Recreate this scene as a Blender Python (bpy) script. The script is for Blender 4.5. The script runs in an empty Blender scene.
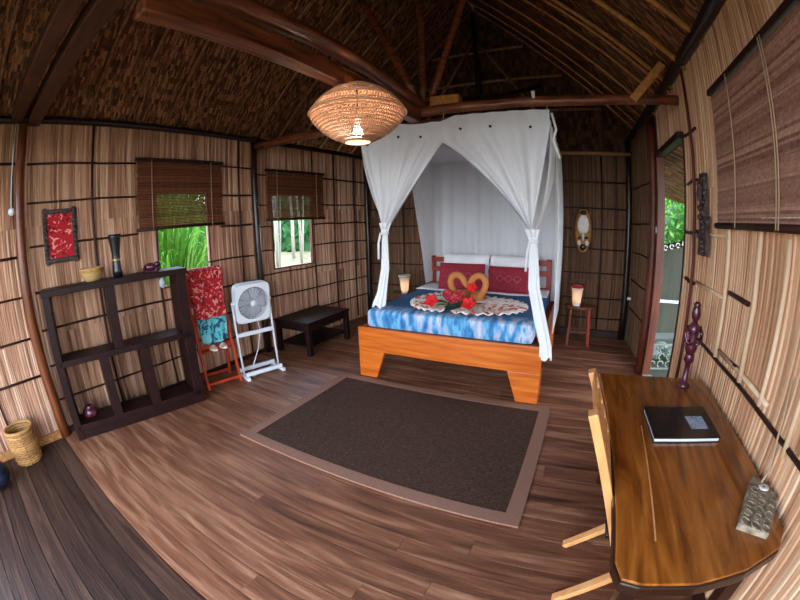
import bpy, math, random
from mathutils import Vector, Matrix
random.seed(7)
S = bpy.context.scene
COL = S.collection
PI = math.pi
V = Vector

# ------------------------------------------------------------------ mesh builder
class MB:
    def __init__(s): s.v = []; s.f = []; s.r = []; s.sm = []
    def add(s, vs, fs, r=None, smooth=False):
        b = len(s.v); rr = random.random() if r is None else r
        s.v += [tuple(x) for x in vs]; s.r += [rr]*len(vs)
        for f in fs: s.f.append(tuple(b+i for i in f)); s.sm.append(smooth)
        return s
    def box(s, c, d, rot=None, r=None, taper=1.0):
        hx, hy, hz = d[0]/2, d[1]/2, d[2]/2; c = V(c)
        vs = []
        for z, k in ((-1, 1), (1, taper)):
            for x, y in ((-1,-1),(1,-1),(1,1),(-1,1)):
                p = V((x*hx*k, y*hy*k, z*hz))
                if rot is not None: p = rot @ p
                vs.append(c+p)
        return s.add(vs, [(3,2,1,0),(4,5,6,7),(0,1,5,4),(1,2,6,5),(2,3,7,6),(3,0,4,7)], r)
    def beam(s, a, b, w, h, up=(0,0,1), r=None):
        a, b = V(a), V(b); z = (b-a).normalized(); u = V(up)
        x = z.cross(u)
        if x.length < 1e-4: x = z.cross(V((1,0,0)))
        x.normalize(); y = x.cross(z)
        vs = []
        for p in (a, b):
            for i, j in ((-1,-1),(1,-1),(1,1),(-1,1)): vs.append(p + x*i*w/2 + y*j*h/2)
        return s.add(vs, [(3,2,1,0),(4,5,6,7),(0,1,5,4),(1,2,6,5),(2,3,7,6),(3,0,4,7)], r)
    def tube(s, pts, rad, seg=10, r=None, cap=True, flat=1.0):
        pts = [V(p) for p in pts]; n = len(pts)
        if not hasattr(rad, '__len__'): rad = [rad]*n
        vs = []; prev = None
        for i, p in enumerate(pts):
            t = (pts[min(i+1, n-1)] - pts[max(i-1, 0)]).normalized()
            if prev is None:
                x = t.cross(V((0,0,1)))
                if x.length < .01: x = t.cross(V((0,1,0)))
            else: x = prev - t*prev.dot(t)
            x.normalize(); prev = x; y = t.cross(x)
            for k in range(seg):
                a = 2*PI*k/seg; vs.append(p + (x*math.cos(a) + y*math.sin(a)*flat)*rad[i])
        fs = [(i*seg+k, i*seg+(k+1)%seg, (i+1)*seg+(k+1)%seg, (i+1)*seg+k) for i in range(n-1) for k in range(seg)]
        if cap: fs += [tuple(range(seg-1, -1, -1)), tuple((n-1)*seg+k for k in range(seg))]
        return s.add(vs, fs, r, True)
    def lathe(s, prof, c=(0,0,0), seg=24, r=None, sy=1.0):
        vs = []; n = len(prof)
        for rr, z in prof:
            for k in range(seg):
                a = 2*PI*k/seg; vs.append((c[0]+rr*math.cos(a), c[1]+rr*math.sin(a)*sy, c[2]+z))
        fs = [(i*seg+k, i*seg+(k+1)%seg, (i+1)*seg+(k+1)%seg, (i+1)*seg+k) for i in range(n-1) for k in range(seg)]
        if prof[0][0] > 1e-5: fs.append(tuple(range(seg-1, -1, -1)))
        if prof[-1][0] > 1e-5: fs.append(tuple((n-1)*seg+k for k in range(seg)))
        return s.add(vs, fs, r, True)
    def prism(s, poly, z0, z1, r=None):
        n = len(poly)
        vs = [(x, y, z0) for x, y in poly] + [(x, y, z1) for x, y in poly]
        fs = [tuple(range(n-1, -1, -1)), tuple(range(n, 2*n))] + [(i, (i+1)%n, n+(i+1)%n, n+i) for i in range(n)]
        return s.add(vs, fs, r)
    def grid(s, P, nu, nv, r=None, smooth=True):
        vs = [P(i/nu, j/nv) for j in range(nv+1) for i in range(nu+1)]
        fs = [(j*(nu+1)+i, j*(nu+1)+i+1, (j+1)*(nu+1)+i+1, (j+1)*(nu+1)+i) for j in range(nv) for i in range(nu)]
        return s.add(vs, fs, r, smooth)
    def ball(s, c, rx, ry=None, rz=None, seg=14, r=None):
        ry = ry or rx; rz = rz or rx; vs = []; m = seg//2
        for i in range(m+1):
            t = PI*i/m
            for k in range(seg):
                a = 2*PI*k/seg; vs.append((c[0]+rx*math.sin(t)*math.cos(a), c[1]+ry*math.sin(t)*math.sin(a), c[2]-rz*math.cos(t)))
        fs = [(i*seg+k, i*seg+(k+1)%seg, (i+1)*seg+(k+1)%seg, (i+1)*seg+k) for i in range(m) for k in range(seg)]
        return s.add(vs, fs, r, True)
    def build(s, name, m, parent=None, bevel=0, solid=0, sub=0):
        me = bpy.data.meshes.new(name); me.from_pydata(s.v, [], s.f)
        me.polygons.foreach_set('use_smooth', s.sm)
        at = me.attributes.new('rnd', 'FLOAT', 'POINT'); at.data.foreach_set('value', s.r)
        me.materials.append(m); me.validate(); me.update()
        o = bpy.data.objects.new(name, me); COL.objects.link(o)
        if parent: o.parent = parent
        if solid: q = o.modifiers.new('solid', 'SOLIDIFY'); q.thickness = solid; q.offset = 0
        if bevel: q = o.modifiers.new('bevel', 'BEVEL'); q.width = bevel; q.segments = 2; q.limit_method = 'ANGLE'
        if sub: q = o.modifiers.new('sub', 'SUBSURF'); q.levels = sub; q.render_levels = sub
        return o

def tag(o, label=None, cat=None, group=None, kind=None):
    if label: o['label'] = label
    if cat: o['category'] = cat
    if group: o['group'] = group
    if kind: o['kind'] = kind
    return o
def thing(name, label, cat, loc=(0,0,0), rz=0, group=None):
    o = bpy.data.objects.new(name, None); o.empty_display_size = .05; COL.objects.link(o)
    o.location = loc; o.rotation_euler = (0, 0, rz)
    return tag(o, label, cat, group)
def struct(o): o['kind'] = 'structure'; return o

# ------------------------------------------------------------------ materials
def srgb(c):
    f = lambda x: x/12.92 if x <= .04045 else ((x+.055)/1.055)**2.4
    return tuple(f(x/255) for x in c) + (1,)
def mat(name, cols, rough=.6, scale=(1,1,1), noise=3., rw=.5, bump=0., bscale=None, spec=.3, metal=0, detail=4, coat=0, trans=0, sheer=0, emis=None, dist=0.):
    """cols: dark->light colours; tone = mix of per-piece 'rnd' (weight rw) and stretched noise"""
    m = bpy.data.materials.new(name); m.use_nodes = True; nt = m.node_tree; N = nt.nodes; L = nt.links
    b = N['Principled BSDF']; out = N['Material Output']
    tc = N.new('ShaderNodeTexCoord'); mp = N.new('ShaderNodeMapping'); mp.inputs['Scale'].default_value = scale
    L.new(tc.outputs['Object'], mp.inputs[0])
    nz = N.new('ShaderNodeTexNoise'); nz.inputs['Scale'].default_value = noise; nz.inputs['Detail'].default_value = detail
    nz.inputs['Distortion'].default_value = dist
    L.new(mp.outputs[0], nz.inputs[0])
    at = N.new('ShaderNodeAttribute'); at.attribute_name = 'rnd'
    off = N.new('ShaderNodeVectorMath'); off.operation = 'SCALE'; off.inputs['Scale'].default_value = 37.
    cx = N.new('ShaderNodeCombineXYZ')
    for k in range(3): L.new(at.outputs['Fac'], cx.inputs[k])
    L.new(cx.outputs[0], off.inputs[0]); ad = N.new('ShaderNodeVectorMath'); L.new(mp.outputs[0], ad.inputs[0]); L.new(off.outputs[0], ad.inputs[1])
    L.new(ad.outputs[0], nz.inputs[0])
    st = N.new('ShaderNodeMapRange'); st.inputs[1].default_value = .3; st.inputs[2].default_value = .7
    L.new(nz.outputs['Fac'], st.inputs[0])
    mx = N.new('ShaderNodeMix'); mx.inputs[0].default_value = rw; L.new(st.outputs[0], mx.inputs[2]); L.new(at.outputs['Fac'], mx.inputs[3])
    rp = N.new('ShaderNodeValToRGB'); e = rp.color_ramp.elements
    while len(e) < len(cols): e.new(.5)
    for i, c in enumerate(cols): e[i].position = i/(max(1, len(cols)-1)); e[i].color = srgb(c)
    if len(cols) == 1: e[0].color = e[1].color = srgb(cols[0])
    L.new(mx.outputs[0], rp.inputs[0]); L.new(rp.outputs[0], b.inputs['Base Color'])
    b.inputs['Roughness'].default_value = rough; b.inputs['Specular IOR Level'].default_value = spec; b.inputs['Metallic'].default_value = metal
    if coat: b.inputs['Coat Weight'].default_value = coat; b.inputs['Coat Roughness'].default_value = .15
    if bump:
        bn = N.new('ShaderNodeBump'); bn.inputs['Strength'].default_value = bump; bn.inputs['Distance'].default_value = .01
        src = nz.outputs['Fac']
        if bscale:
            n2 = N.new('ShaderNodeTexNoise'); n2.inputs['Scale'].default_value = bscale; L.new(mp.outputs[0], n2.inputs[0]); src = n2.outputs['Fac']
        L.new(src, bn.inputs['Height']); L.new(bn.outputs[0], b.inputs['Normal'])
    sh = b.outputs[0]
    if trans:
        t = N.new('ShaderNodeBsdfTranslucent'); L.new(rp.outputs[0], t.inputs[0]); x = N.new('ShaderNodeMixShader'); x.inputs[0].default_value = trans
        L.new(sh, x.inputs[1]); L.new(t.outputs[0], x.inputs[2]); sh = x.outputs[0]
    if sheer:
        t = N.new('ShaderNodeBsdfTransparent'); x = N.new('ShaderNodeMixShader'); x.inputs[0].default_value = sheer
        L.new(sh, x.inputs[1]); L.new(t.outputs[0], x.inputs[2]); sh = x.outputs[0]
    if emis:
        em = N.new('ShaderNodeEmission'); em.inputs[0].default_value = srgb(emis[0]); em.inputs[1].default_value = emis[1]; sh = em.outputs[0]
    L.new(sh, out.inputs[0])
    return m

def pattern_mat(name, base, marks, rough=.8, freq=14, thr=.0, rings=False, vor=12, axis='XYZ'):
    """printed textile: a voronoi/wave motif of marks over the base colour"""
    m = bpy.data.materials.new(name); m.use_nodes = True; nt = m.node_tree; N = nt.nodes; L = nt.links; b = N['Principled BSDF']
    tc = N.new('ShaderNodeTexCoord'); w = N.new('ShaderNodeTexNoise')
    w.inputs['Scale'].default_value = freq*2.2; w.inputs['Distortion'].default_value = 1.2; w.inputs['Detail'].default_value = 1
    vo = N.new('ShaderNodeTexVoronoi'); vo.inputs['Scale'].default_value = vor
    L.new(tc.outputs['Object'], w.inputs[0]); L.new(tc.outputs['Object'], vo.inputs[0])
    a = N.new('ShaderNodeValToRGB'); a.color_ramp.interpolation = 'CONSTANT'; e = a.color_ramp.elements
    e[0].color = srgb(base); e[1].position = .54+thr*.6; e[1].color = srgb(marks[0])
    L.new(w.outputs['Fac'], a.inputs[0])
    c = N.new('ShaderNodeValToRGB'); c.color_ramp.interpolation = 'CONSTANT'; e = c.color_ramp.elements
    e[0].color = (1,1,1,1); e[1].position = .28; e[1].color = (0,0,0,1)
    L.new(vo.outputs['Distance'], c.inputs[0])
    mx = N.new('ShaderNodeMix'); mx.data_type = 'RGBA'; mx.inputs[7].default_value = srgb(marks[-1])
    L.new(c.outputs[0], mx.inputs[0]); L.new(a.outputs[0], mx.inputs[6]); L.new(mx.outputs[2], b.inputs['Base Color'])
    b.inputs['Roughness'].default_value = rough
    return m

M = {}
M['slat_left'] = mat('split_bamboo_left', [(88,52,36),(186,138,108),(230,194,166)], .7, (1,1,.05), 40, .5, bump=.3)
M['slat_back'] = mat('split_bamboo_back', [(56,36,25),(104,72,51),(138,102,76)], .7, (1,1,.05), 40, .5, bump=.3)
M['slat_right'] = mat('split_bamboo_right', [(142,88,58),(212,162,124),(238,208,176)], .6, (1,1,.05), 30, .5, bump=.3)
M['dark'] = mat('dark_stick', [(30,14,10),(58,30,22)], .5, (3,3,3), 6, .3, bump=.3)
M['post_red'] = mat('red_brown_log', [(60,28,16),(128,66,34)], .38, (6,6,.6), 6, .2, bump=.5, coat=.3)
M['post_dark'] = mat('dark_log', [(20,12,12),(48,30,26)], .35, (6,6,.6), 6, .2, bump=.5, coat=.3)
M['log'] = mat('barkless_log', [(58,26,16),(120,62,36),(150,86,52)], .35, (1.2,1.2,8), 4, .1, bump=.5, coat=.3)
M['beam'] = mat('squared_dark_beam', [(44,24,16),(86,50,34)], .45, (1.2,8,8), 3, .15, bump=.3)
M['redpole'] = mat('dark_red_pole', [(60,18,16),(104,36,30)], .5)
M['log_y'] = mat('long_log', [(50,24,15),(108,58,36),(136,80,50)], .35, (8,.8,8), 4, .1, bump=.5, coat=.3)
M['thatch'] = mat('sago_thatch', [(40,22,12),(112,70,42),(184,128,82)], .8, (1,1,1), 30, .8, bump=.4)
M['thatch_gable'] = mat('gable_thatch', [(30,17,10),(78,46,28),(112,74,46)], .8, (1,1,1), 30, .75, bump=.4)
M['pole'] = mat('tan_roof_pole', [(150,92,40),(214,150,80)], .5, (4,4,4), 5, .3)
M['pole_dark'] = mat('brown_roof_pole', [(92,56,34),(178,130,92)], .5, (4,4,4), 5, .3)
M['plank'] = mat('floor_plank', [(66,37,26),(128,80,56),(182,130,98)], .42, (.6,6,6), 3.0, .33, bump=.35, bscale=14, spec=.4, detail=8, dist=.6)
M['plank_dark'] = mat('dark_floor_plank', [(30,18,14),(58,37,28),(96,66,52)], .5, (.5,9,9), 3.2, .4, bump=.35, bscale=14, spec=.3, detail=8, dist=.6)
M['rug'] = mat('woven_brown_mat', [(40,25,18),(66,43,31),(108,80,62)], .95, (8,60,1), 5, .1, bump=.6)
M['rug_edge'] = mat('tan_rug_border', [(128,90,72),(156,116,96)], .95, (60,60,1), 4, .1)
M['orange'] = mat('orange_varnished_wood', [(176,78,18),(206,102,30),(222,124,44)], .35, (1,14,14), 2, .15, coat=.4)
M['headrail'] = mat('red_brown_bed_rail', [(130,38,24),(164,58,36)], .4)
M['sheet'] = mat('white_linen', [(224,222,226),(244,243,246)], .9, (1,1,1), 4, 0)
M['net'] = mat('white_net', [(248,248,253)], .9, trans=.3, sheer=.09, rw=0)
M['net_tail'] = mat('white_net_gathered', [(250,250,253)], .9, trans=.2, rw=0)
M['net_edge'] = mat('grey_net_hem', [(150,150,160)], .9, rw=0)
M['eyelet'] = mat('black_eyelet', [(14,14,16)], .4)
M['pillow_red'] = pattern_mat('red_pillow_cloth', (142,22,44), [(156,38,58),(128,16,38)], freq=18, vor=30)
M['motif'] = mat('pillow_motif', [(202,112,122)], .9)
M['batik_red'] = pattern_mat('red_batik', (178,6,28), [(226,150,136),(110,0,20)], freq=9, vor=15, thr=.09)
M['batik_teal'] = pattern_mat('teal_cloth', (96,186,196), [(24,84,110),(120,200,206)], freq=5, vor=5)
M['sarong'] = pattern_mat('cream_red_sarong', (244,234,226), [(214,110,90),(236,190,166)], freq=3.5, vor=11, thr=.12)
M['towel'] = mat('brown_towel', [(176,100,54),(218,148,92)], .95, (20,20,20), 6, .2, bump=.6)
M['red'] = mat('red_petal', [(200,16,28),(236,40,44)], .6, (9,9,9), 5, .5)
M['heart'] = pattern_mat('heart_cloth', (146,8,26), [(196,70,80),(120,0,20)], freq=16, vor=20)
M['leafdark'] = mat('dark_green_leaf', [(18,66,20),(40,110,40)], .5, (9,9,9), 5, .6)
M['leaf'] = mat('bright_green_leaf', [(34,76,12),(82,140,34),(150,196,92)], .5, (3,3,3), 5, .7, trans=.4)
M['leaf2'] = mat('garden_leaf', [(24,60,14),(54,104,30),(100,146,62)], .5, (3,3,3), 3, .7, trans=.3)
M['bark'] = mat('pale_bark', [(104,94,78),(168,158,140)], .9, (4,4,1), 4, .4)
M['ground'] = mat('sandy_grass', [(66,60,38),(102,94,62),(126,118,84)], .95, (1,1,1), 1.5, 0)
M['blind'] = mat('brown_bamboo_blind', [(52,24,14),(84,44,26),(106,60,38)], .5, (9,.6,9), 5, .6)
M['blind_small'] = mat('dark_bamboo_blind', [(62,30,16),(98,54,30),(124,74,44)], .5, (9,.6,9), 5, .6)
M['blind_big'] = mat('grey_brown_blind', [(104,66,54),(156,112,94),(196,154,132)], .5, (9,.8,9), 4, .6)
M['cord'] = mat('pale_cord', [(180,150,120)], .8)
M['black_wood'] = mat('black_brown_wood', [(22,8,7),(40,15,12)], .5, (2,2,2), 4, .2, spec=.2)
M['bench'] = mat('dark_bench_wood', [(18,8,7),(34,16,12)], .5, (2,2,2), 4, .2, spec=.2)
M['desk'] = mat('varnished_desk_wood', [(92,44,10),(142,78,24),(176,106,42)], .26, (7,.8,7), 2.2, .1, coat=.5, detail=6, dist=1.2)
M['desk_dark'] = mat('dark_desk_edge', [(26,12,6),(54,28,14)], .35, coat=.3)
M['chairwood'] = mat('light_orange_wood', [(190,120,66),(226,164,104)], .4, (6,6,1), 4, .3, coat=.2)
M['redwood'] = mat('orange_red_wood', [(150,40,18),(192,70,34)], .45, (3,3,3), 4, .3)
M['white_plastic'] = mat('white_plastic', [(222,224,230)], .4)
M['fan_grille'] = mat('grey_fan_blades', [(120,130,136),(158,166,170)], .4)
M['fan_back'] = mat('fan_mesh', [(176,184,190)], .5)
M['carve'] = mat('carved_dark_wood', [(30,20,20),(92,74,70)], .4, (1,1,1), 40, 0, bump=1.)
M['carve_purple'] = mat('carved_purple_wood', [(40,10,20),(96,36,56)], .25, (1,1,1), 16, 0, coat=.5)
M['carve_grey'] = mat('carved_grey_wood', [(92,80,66),(176,160,136)], .6, (1,1,1), 30, 0, bump=1.)
M['mask_white'] = mat('white_paint', [(214,206,196),(240,236,230)], .5, (9,9,9), 5, 0)
M['mask_tan'] = mat('tan_carved_wood', [(150,96,50),(196,140,84)], .5, (9,9,9), 5, 0)
M['black'] = mat('black_paint', [(12,12,16),(22,22,28)], .3, coat=.3)
M['navy'] = mat('blue_black_cloth', [(14,18,34),(34,42,66)], .6)
M['paper'] = mat('white_paper', [(226,226,226)], .7)
M['label'] = mat('blue_grey_label', [(120,142,176),(190,204,224)], .5, (1,1,1), 40, 0)
M['bowl'] = mat('yellow_turned_wood', [(166,126,72),(196,160,106)], .35, (1,1,20), 3, 0, coat=.4)
M['gold'] = mat('gold_band', [(190,160,100)], .3, metal=.8)
M['basket'] = mat('tan_basket', [(130,84,40),(196,146,88)], .8, (1,1,1), 60, .6, bump=1)
M['rattan'] = mat('pendant_rattan', [(178,126,92),(228,180,140)], .5, (9,9,9), 5, .5)
M['shade'] = mat('lamp_paper', [(240,226,210)], .8, trans=.5)
M['bulb'] = mat('lit_bulb', [(255,250,240)], emis=((255,246,232), 60))
M['bulb_small'] = mat('lit_small_bulb', [(255,250,240)], emis=((255,222,180), 16))
M['candle_red'] = mat('red_lamp_rim', [(190,40,50)], .5, trans=.3)
M['doorwood'] = mat('red_brown_door_frame', [(60,24,14),(112,52,30)], .4, (4,4,.5), 4, .2)
M['screen'] = mat('grey_green_boards', [(44,46,34),(70,70,54)], .7, (4,4,.5), 3, .4)
M['stone'] = mat('grey_stone', [(84,96,92),(134,144,136)], .9, (3,3,3), 6, .4)
M['lattice'] = mat('grey_green_lattice', [(90,98,84),(126,132,112)], .8)
M['rope_pale'] = mat('pale_batten', [(196,158,124),(232,204,172)], .6, (5,5,.5), 4, .3)
M['pale_bamboo'] = mat('pale_bamboo_pole', [(140,96,56),(176,128,80)], .5, (1,5,5), 4, .3)

# blue batik cover: broad soft stripes across the foot end
def batik_blue():
    m = bpy.data.materials.new('blue_batik_cover'); m.use_nodes = True; N = m.node_tree.nodes; L = m.node_tree.links; b = N['Principled BSDF']
    tc = N.new('ShaderNodeTexCoord'); mp = N.new('ShaderNodeMapping'); mp.inputs['Scale'].default_value = (7, 2.2, 2.2); L.new(tc.outputs['Object'], mp.inputs[0])
    n = N.new('ShaderNodeTexNoise'); n.inputs['Scale'].default_value = 2.2; n.inputs['Detail'].default_value = 3; L.new(mp.outputs[0], n.inputs[0])
    r = N.new('ShaderNodeValToRGB'); e = r.color_ramp.elements
    cs = [(.3,(40,92,150)),(.43,(70,142,196)),(.5,(112,180,218)),(.56,(186,164,194)),(.62,(188,210,226)),(.72,(80,152,204))]
    while len(e) < len(cs): e.new(.5)
    for i, (p, c) in enumerate(cs): e[i].position = p; e[i].color = srgb(c)
    L.new(n.outputs['Fac'], r.inputs[0])
    n2 = N.new('ShaderNodeTexNoise'); n2.inputs['Scale'].default_value = 3; L.new(tc.outputs['Object'], n2.inputs[0])
    r2 = N.new('ShaderNodeValToRGB'); r2.color_ramp.elements[0].color = srgb((36,74,120)); r2.color_ramp.elements[1].color = srgb((66,112,160)); L.new(n2.outputs['Fac'], r2.inputs[0])
    sp = N.new('ShaderNodeSeparateXYZ'); L.new(tc.outputs['Object'], sp.inputs[0])
    mr = N.new('ShaderNodeMapRange'); mr.inputs[1].default_value = -.62; mr.inputs[2].default_value = -.8; L.new(sp.outputs['Y'], mr.inputs[0])   # patterned border at the foot end
    mx = N.new('ShaderNodeMix'); mx.data_type = 'RGBA'; L.new(mr.outputs[0], mx.inputs[0]); L.new(r2.outputs[0], mx.inputs[6]); L.new(r.outputs[0], mx.inputs[7])
    L.new(mx.outputs[2], b.inputs['Base Color']); b.inputs['Roughness'].default_value = .85
    return m
M['cover'] = batik_blue()

# ------------------------------------------------------------------ setting: walls of split bamboo
def slat_wall(name, A, B, z0, z1, m, openings=(), w=.024, inward=(1,0), z1b=None, parent=None):
    """vertical slats from A to B (plan), openings in u along the wall"""
    A = V((A[0], A[1])); B = V((B[0], B[1])); L = (B-A).length; d = (B-A)/L; n = V(inward).normalized()
    mb = MB(); u = 0
    while u < L:
        ww = min(w*random.uniform(.7, 1.35), L-u)
        if ww < .004: break
        top = z1 if z1b is None else z1 + (z1b(u+ww/2))
        spans = [(z0, top)]
        for (a, b_, c, e) in openings:
            if u+ww/2 > a and u+ww/2 < b_:
                ns = []
                for s0, s1 in spans:
                    if c > s0: ns.append((s0, min(c, s1)))
                    if e < s1: ns.append((max(e, s0), s1))
                spans = [q for q in ns if q[1]-q[0] > .01]
        dep = random.uniform(.004, .011); r = random.random()
        for s0, s1 in spans:
            k = max(1, int((s1-s0)/.9)); js = [s0+(s1-s0)*i/k for i in range(k+1)]
            for a0, a1 in zip(js[:-1], js[1:]):
                vs = []
                for z in (a0, a1):
                    for uu, dd in ((u-.001, -.02), (u, 0), (u+ww*.22, dep), (u+ww*.78, dep), (u+ww, 0), (u+ww+.001, -.02)):
                        p = A + d*uu + n*dd; vs.append((p.x, p.y, z))
                mb.add(vs, [(i, i+1, i+7, i+6) for i in range(5)]+[(5,0,6,11),(0,5,4,3,2,1),(6,7,8,9,10,11)], (r+random.uniform(-.12,.12))%1)
        u += ww
    return struct(mb.build(name, m, parent))

def sticks(parent, A, B, inward, hs=(), vs=(), r=.012, m=None, name='batten'):
    A = V((A[0], A[1])); B = V((B[0], B[1])); L = (B-A).length; d = (B-A)/L; n = V(inward).normalized()
    def P(u, z, off=.018): q = A+d*u+n*off; return V((q.x, q.y, z))
    for (u0, u1, z) in hs:
        k = max(2, int((u1-u0)/.4)+1)
        MB().tube([P(u0+(u1-u0)*i/k, z+random.uniform(-.008,.008)) for i in range(k+1)], r*random.uniform(.8,1.2), 6).build(name, m or M['dark'], parent)
    for (u, z0, z1) in vs:
        MB().tube([P(u+random.uniform(-.01,.01), z0+(z1-z0)*i/4, .026) for i in range(5)], r*random.uniform(.8,1.1), 6).build(name, m or M['dark'], parent)

XL, XR, YB, YF = -3.85, .95, 5.7, -1.35
# left wall: front bay and back bay (the back bay runs slightly inwards)
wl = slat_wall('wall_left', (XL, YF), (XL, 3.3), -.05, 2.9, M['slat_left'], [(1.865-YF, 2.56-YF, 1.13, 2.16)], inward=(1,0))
f = lambda y: y-YF
hs = []
for z in (2.47, 2.12, 1.735, 1.33, .99, .66, .33):
    if z > 1.7 and z < 2.2: hs += [(f(.46), f(1.63), z), (f(2.74), f(3.25), z)]
    elif z in (2.47,): hs += [(f(.46), f(1.63), z), (f(2.74), f(3.25), z)]
    elif z == 1.33: hs += [(f(.46), f(1.87), z), (f(2.52), f(3.25), z)]
    else: hs += [(f(.46), f(3.25), z)]
for z in (2.49, 1.68, 1.33, .96, .6): hs.append((f(-1.2), f(.34), z))
sticks(wl, (XL, YF), (XL, 3.3), (1,0), hs, [(f(1.135), .05, 2.86), (f(3.05), .05, 2.85), (f(1.85), .05, 1.74), (f(-.15), .05, 1.0), (f(-.6), .05, 2.8)])
A2, B2 = (XL, 3.3), (-3.6, 5.7); n2 = (math.cos(math.atan2(.25, 2.4)), -math.sin(math.atan2(.25, 2.4)))
wl2 = slat_wall('wall_left', A2, B2, -.05, 2.9, M['slat_left'], [(.3, 1.06, 1.1, 2.13)], inward=n2)
hs = []
for z in (2.4, 1.99, 1.69, 1.37, 1.04, .72, .4):
    if z > 1.1: hs += [(.05, .22 if z > 1.7 else .3, z), (1.27 if z > 1.7 else 1.07, 2.38, z)]
    else: hs.append((.05, 2.38, z))
sticks(wl2, A2, B2, n2, hs, [(1.08, .05, 2.85), (1.56, .05, 2.85), (2.06, .05, 2.85)])
# back wall and its gable
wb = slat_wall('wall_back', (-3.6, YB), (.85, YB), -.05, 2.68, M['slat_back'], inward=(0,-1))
hs = []
for z in (2.28, 1.9, 1.6, 1.31, .95, .58, .28): hs.append((.1, 4.35, z+.0))
sticks(wb, (-3.6, YB), (.85, YB), (0,-1), hs, [(u, .05, 2.66) for u in (.35, .75, 1.3, 3.36, 3.96)])
# right wall
A3, B3 = (XR, YF), (XR, 4.3)
wr = slat_wall('wall_right', A3, B3, -.05, 2.95, M['slat_right'], [(f(1.2), f(2.4), 1.72, 2.5), (f(3.26), f(4.235), .02, 2.42), (f(-1.1), f(.4), 1.1, 2.4)], w=.036, inward=(-1,0))
sticks(wr, A3, B3, (-1,0), [(f(.2), f(2.95), .935), (f(2.85), f(3.15), 2.41), (f(2.86), f(3.14), 2.03), (f(2.86), f(3.16), 1.65), (f(1.86), f(2.14), 1.335), (f(1.86), f(2.16), 1.0), (f(2.86), f(3.1), 1.28)], [], r=.013)
sticks(wr, A3, B3, (-1,0), [(f(2.22), f(2.8), 1.64), (f(2.22), f(2.8), 1.3), (f(1.45), f(2.15), .99)], [(f(2.19), .95, 1.7), (f(1.78), .96, 1.7), (f(1.5), .96, 1.66), (f(1.2), .9, 1.66)], r=.015, m=M['rope_pale'])
A4, B4 = (XR, 4.3), (.85, YB); n4 = (-1, -.07)
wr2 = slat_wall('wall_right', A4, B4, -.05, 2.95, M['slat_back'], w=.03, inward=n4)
sticks(wr2, A4, B4, n4, [(.1, 1.35, z) for z in (2.2, 1.7, 1.3, .9, .5)], [])
# front wall: solid gable above a wide open front
wf = slat_wall('wall_front', (XL, YF), (XR, YF), -.05, 2.9, M['slat_left'], [(.35, 4.45, .0, 2.55)], w=.05, inward=(0,1))

# ceiling: stepped thatch shingles on two slopes, woven gables
XC, RZ = -1.45, 5.32
def thatch_slope(mb, x0, z0, x1, z1, y0, y1, rows, cell, sgn):
    d = V((x1-x0, 0, z1-z0)); L = d.length; d /= L; n = V((d.z*1.0, 0, -d.x)) * sgn      # points down into the room
    if n.z > 0: n = -n
    h = L/rows
    for j in range(rows):
        y = y0
        while y < y1:
            w = cell*random.uniform(.7, 1.4); a = V((x0, 0, z0)) + d*(h*j)
            lo = a - d*random.uniform(0, .02) + n*random.uniform(.010, .022); hi = a + d*(h+.01) + n*.002
            sk = random.uniform(-.012, .012)
            mb.add([(lo.x, y+sk, lo.z), (lo.x, y+w+sk, lo.z), (hi.x, y+w, hi.z), (hi.x, y, hi.z)], [(0,1,2,3)])
            y += w
    # solid skin behind the leaves
    o = -n*.04
    p = [V((x0, y0, z0)), V((x0, y1, z0)), V((x1, y1, z1)), V((x1, y0, z1))]
    mb.add([q for q in p]+[q+o for q in p], [(0,1,2,3),(7,6,5,4),(0,4,5,1),(1,5,6,2),(2,6,7,3),(3,7,4,0)], .1)
mb = MB()
thatch_slope(mb, XL-.55, 2.93-.55, XC, RZ, -1.9, 6.0, 62, .021, 1)
thatch_slope(mb, XR+.55, 3.0-.55, XC, RZ+.02, -1.9, 6.0, 52, .021, 1)
ceil = struct(mb.build('ceiling', M['thatch']))
# rafters of the left slope (brown) and the right slope (tan)
for i in range(16):
    y = -1.2+i*.45+random.uniform(-.05,.05)
    MB().tube([(XL-.1, y, 2.79), (-2.6+random.uniform(-.01,.01), y+random.uniform(-.02,.02), 4.09), (XC-.05, y, RZ-.14)], .018, 6).build('rafter', M['pole_dark'], ceil)
for y, rr in ((-.9,.02),(-.45,.02),(0,.02),(.5,.02),(.95,.02),(1.45,.02),(1.95,.02),(2.43,.024),(2.93,.024),(3.42,.022),(3.55,.014),(3.85,.014),(4.32,.014),(4.75,.013),(5.1,.013),(5.4,.013)):
    MB().tube([(XR+.02, y, 2.9), (-.25, y+.02, 4.07), (XC+.05, y, RZ-.14)], rr, 6).build('rafter', M['pole'], ceil)
MB().tube([(XC, -1.8, RZ-.07), (XC, 5.9, RZ-.07)], .05, 8).build('ridge_pole', M['pole_dark'], ceil)
# low veranda roof outside the doorway
mb = MB()
for j in range(16):
    for i in range(110):
        x0, z0 = 1.12+1.9*j/16, 2.52-.5*j/16; y = 2.6+.05*i+random.uniform(-.01,.01); k = random.uniform(.012,.026)
        mb.add([(x0, y, z0-.002), (x0, y+.05, z0-.002), (x0+.15, y+.05, z0-.04-k), (x0+.15, y, z0-.04-k)], [(0,1,2,3)])
mb.add([(1.1,2.6,2.54),(1.1,8.1,2.54),(3.1,8.1,2.02),(3.1,2.6,2.02),(1.1,2.6,2.58),(1.1,8.1,2.58),(3.1,8.1,2.06),(3.1,2.6,2.06)], [(0,1,2,3),(7,6,5,4),(0,4,5,1),(1,5,6,2),(2,6,7,3),(3,7,4,0)], .1)
mb.build('veranda_roof', M['thatch'], ceil)
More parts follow.
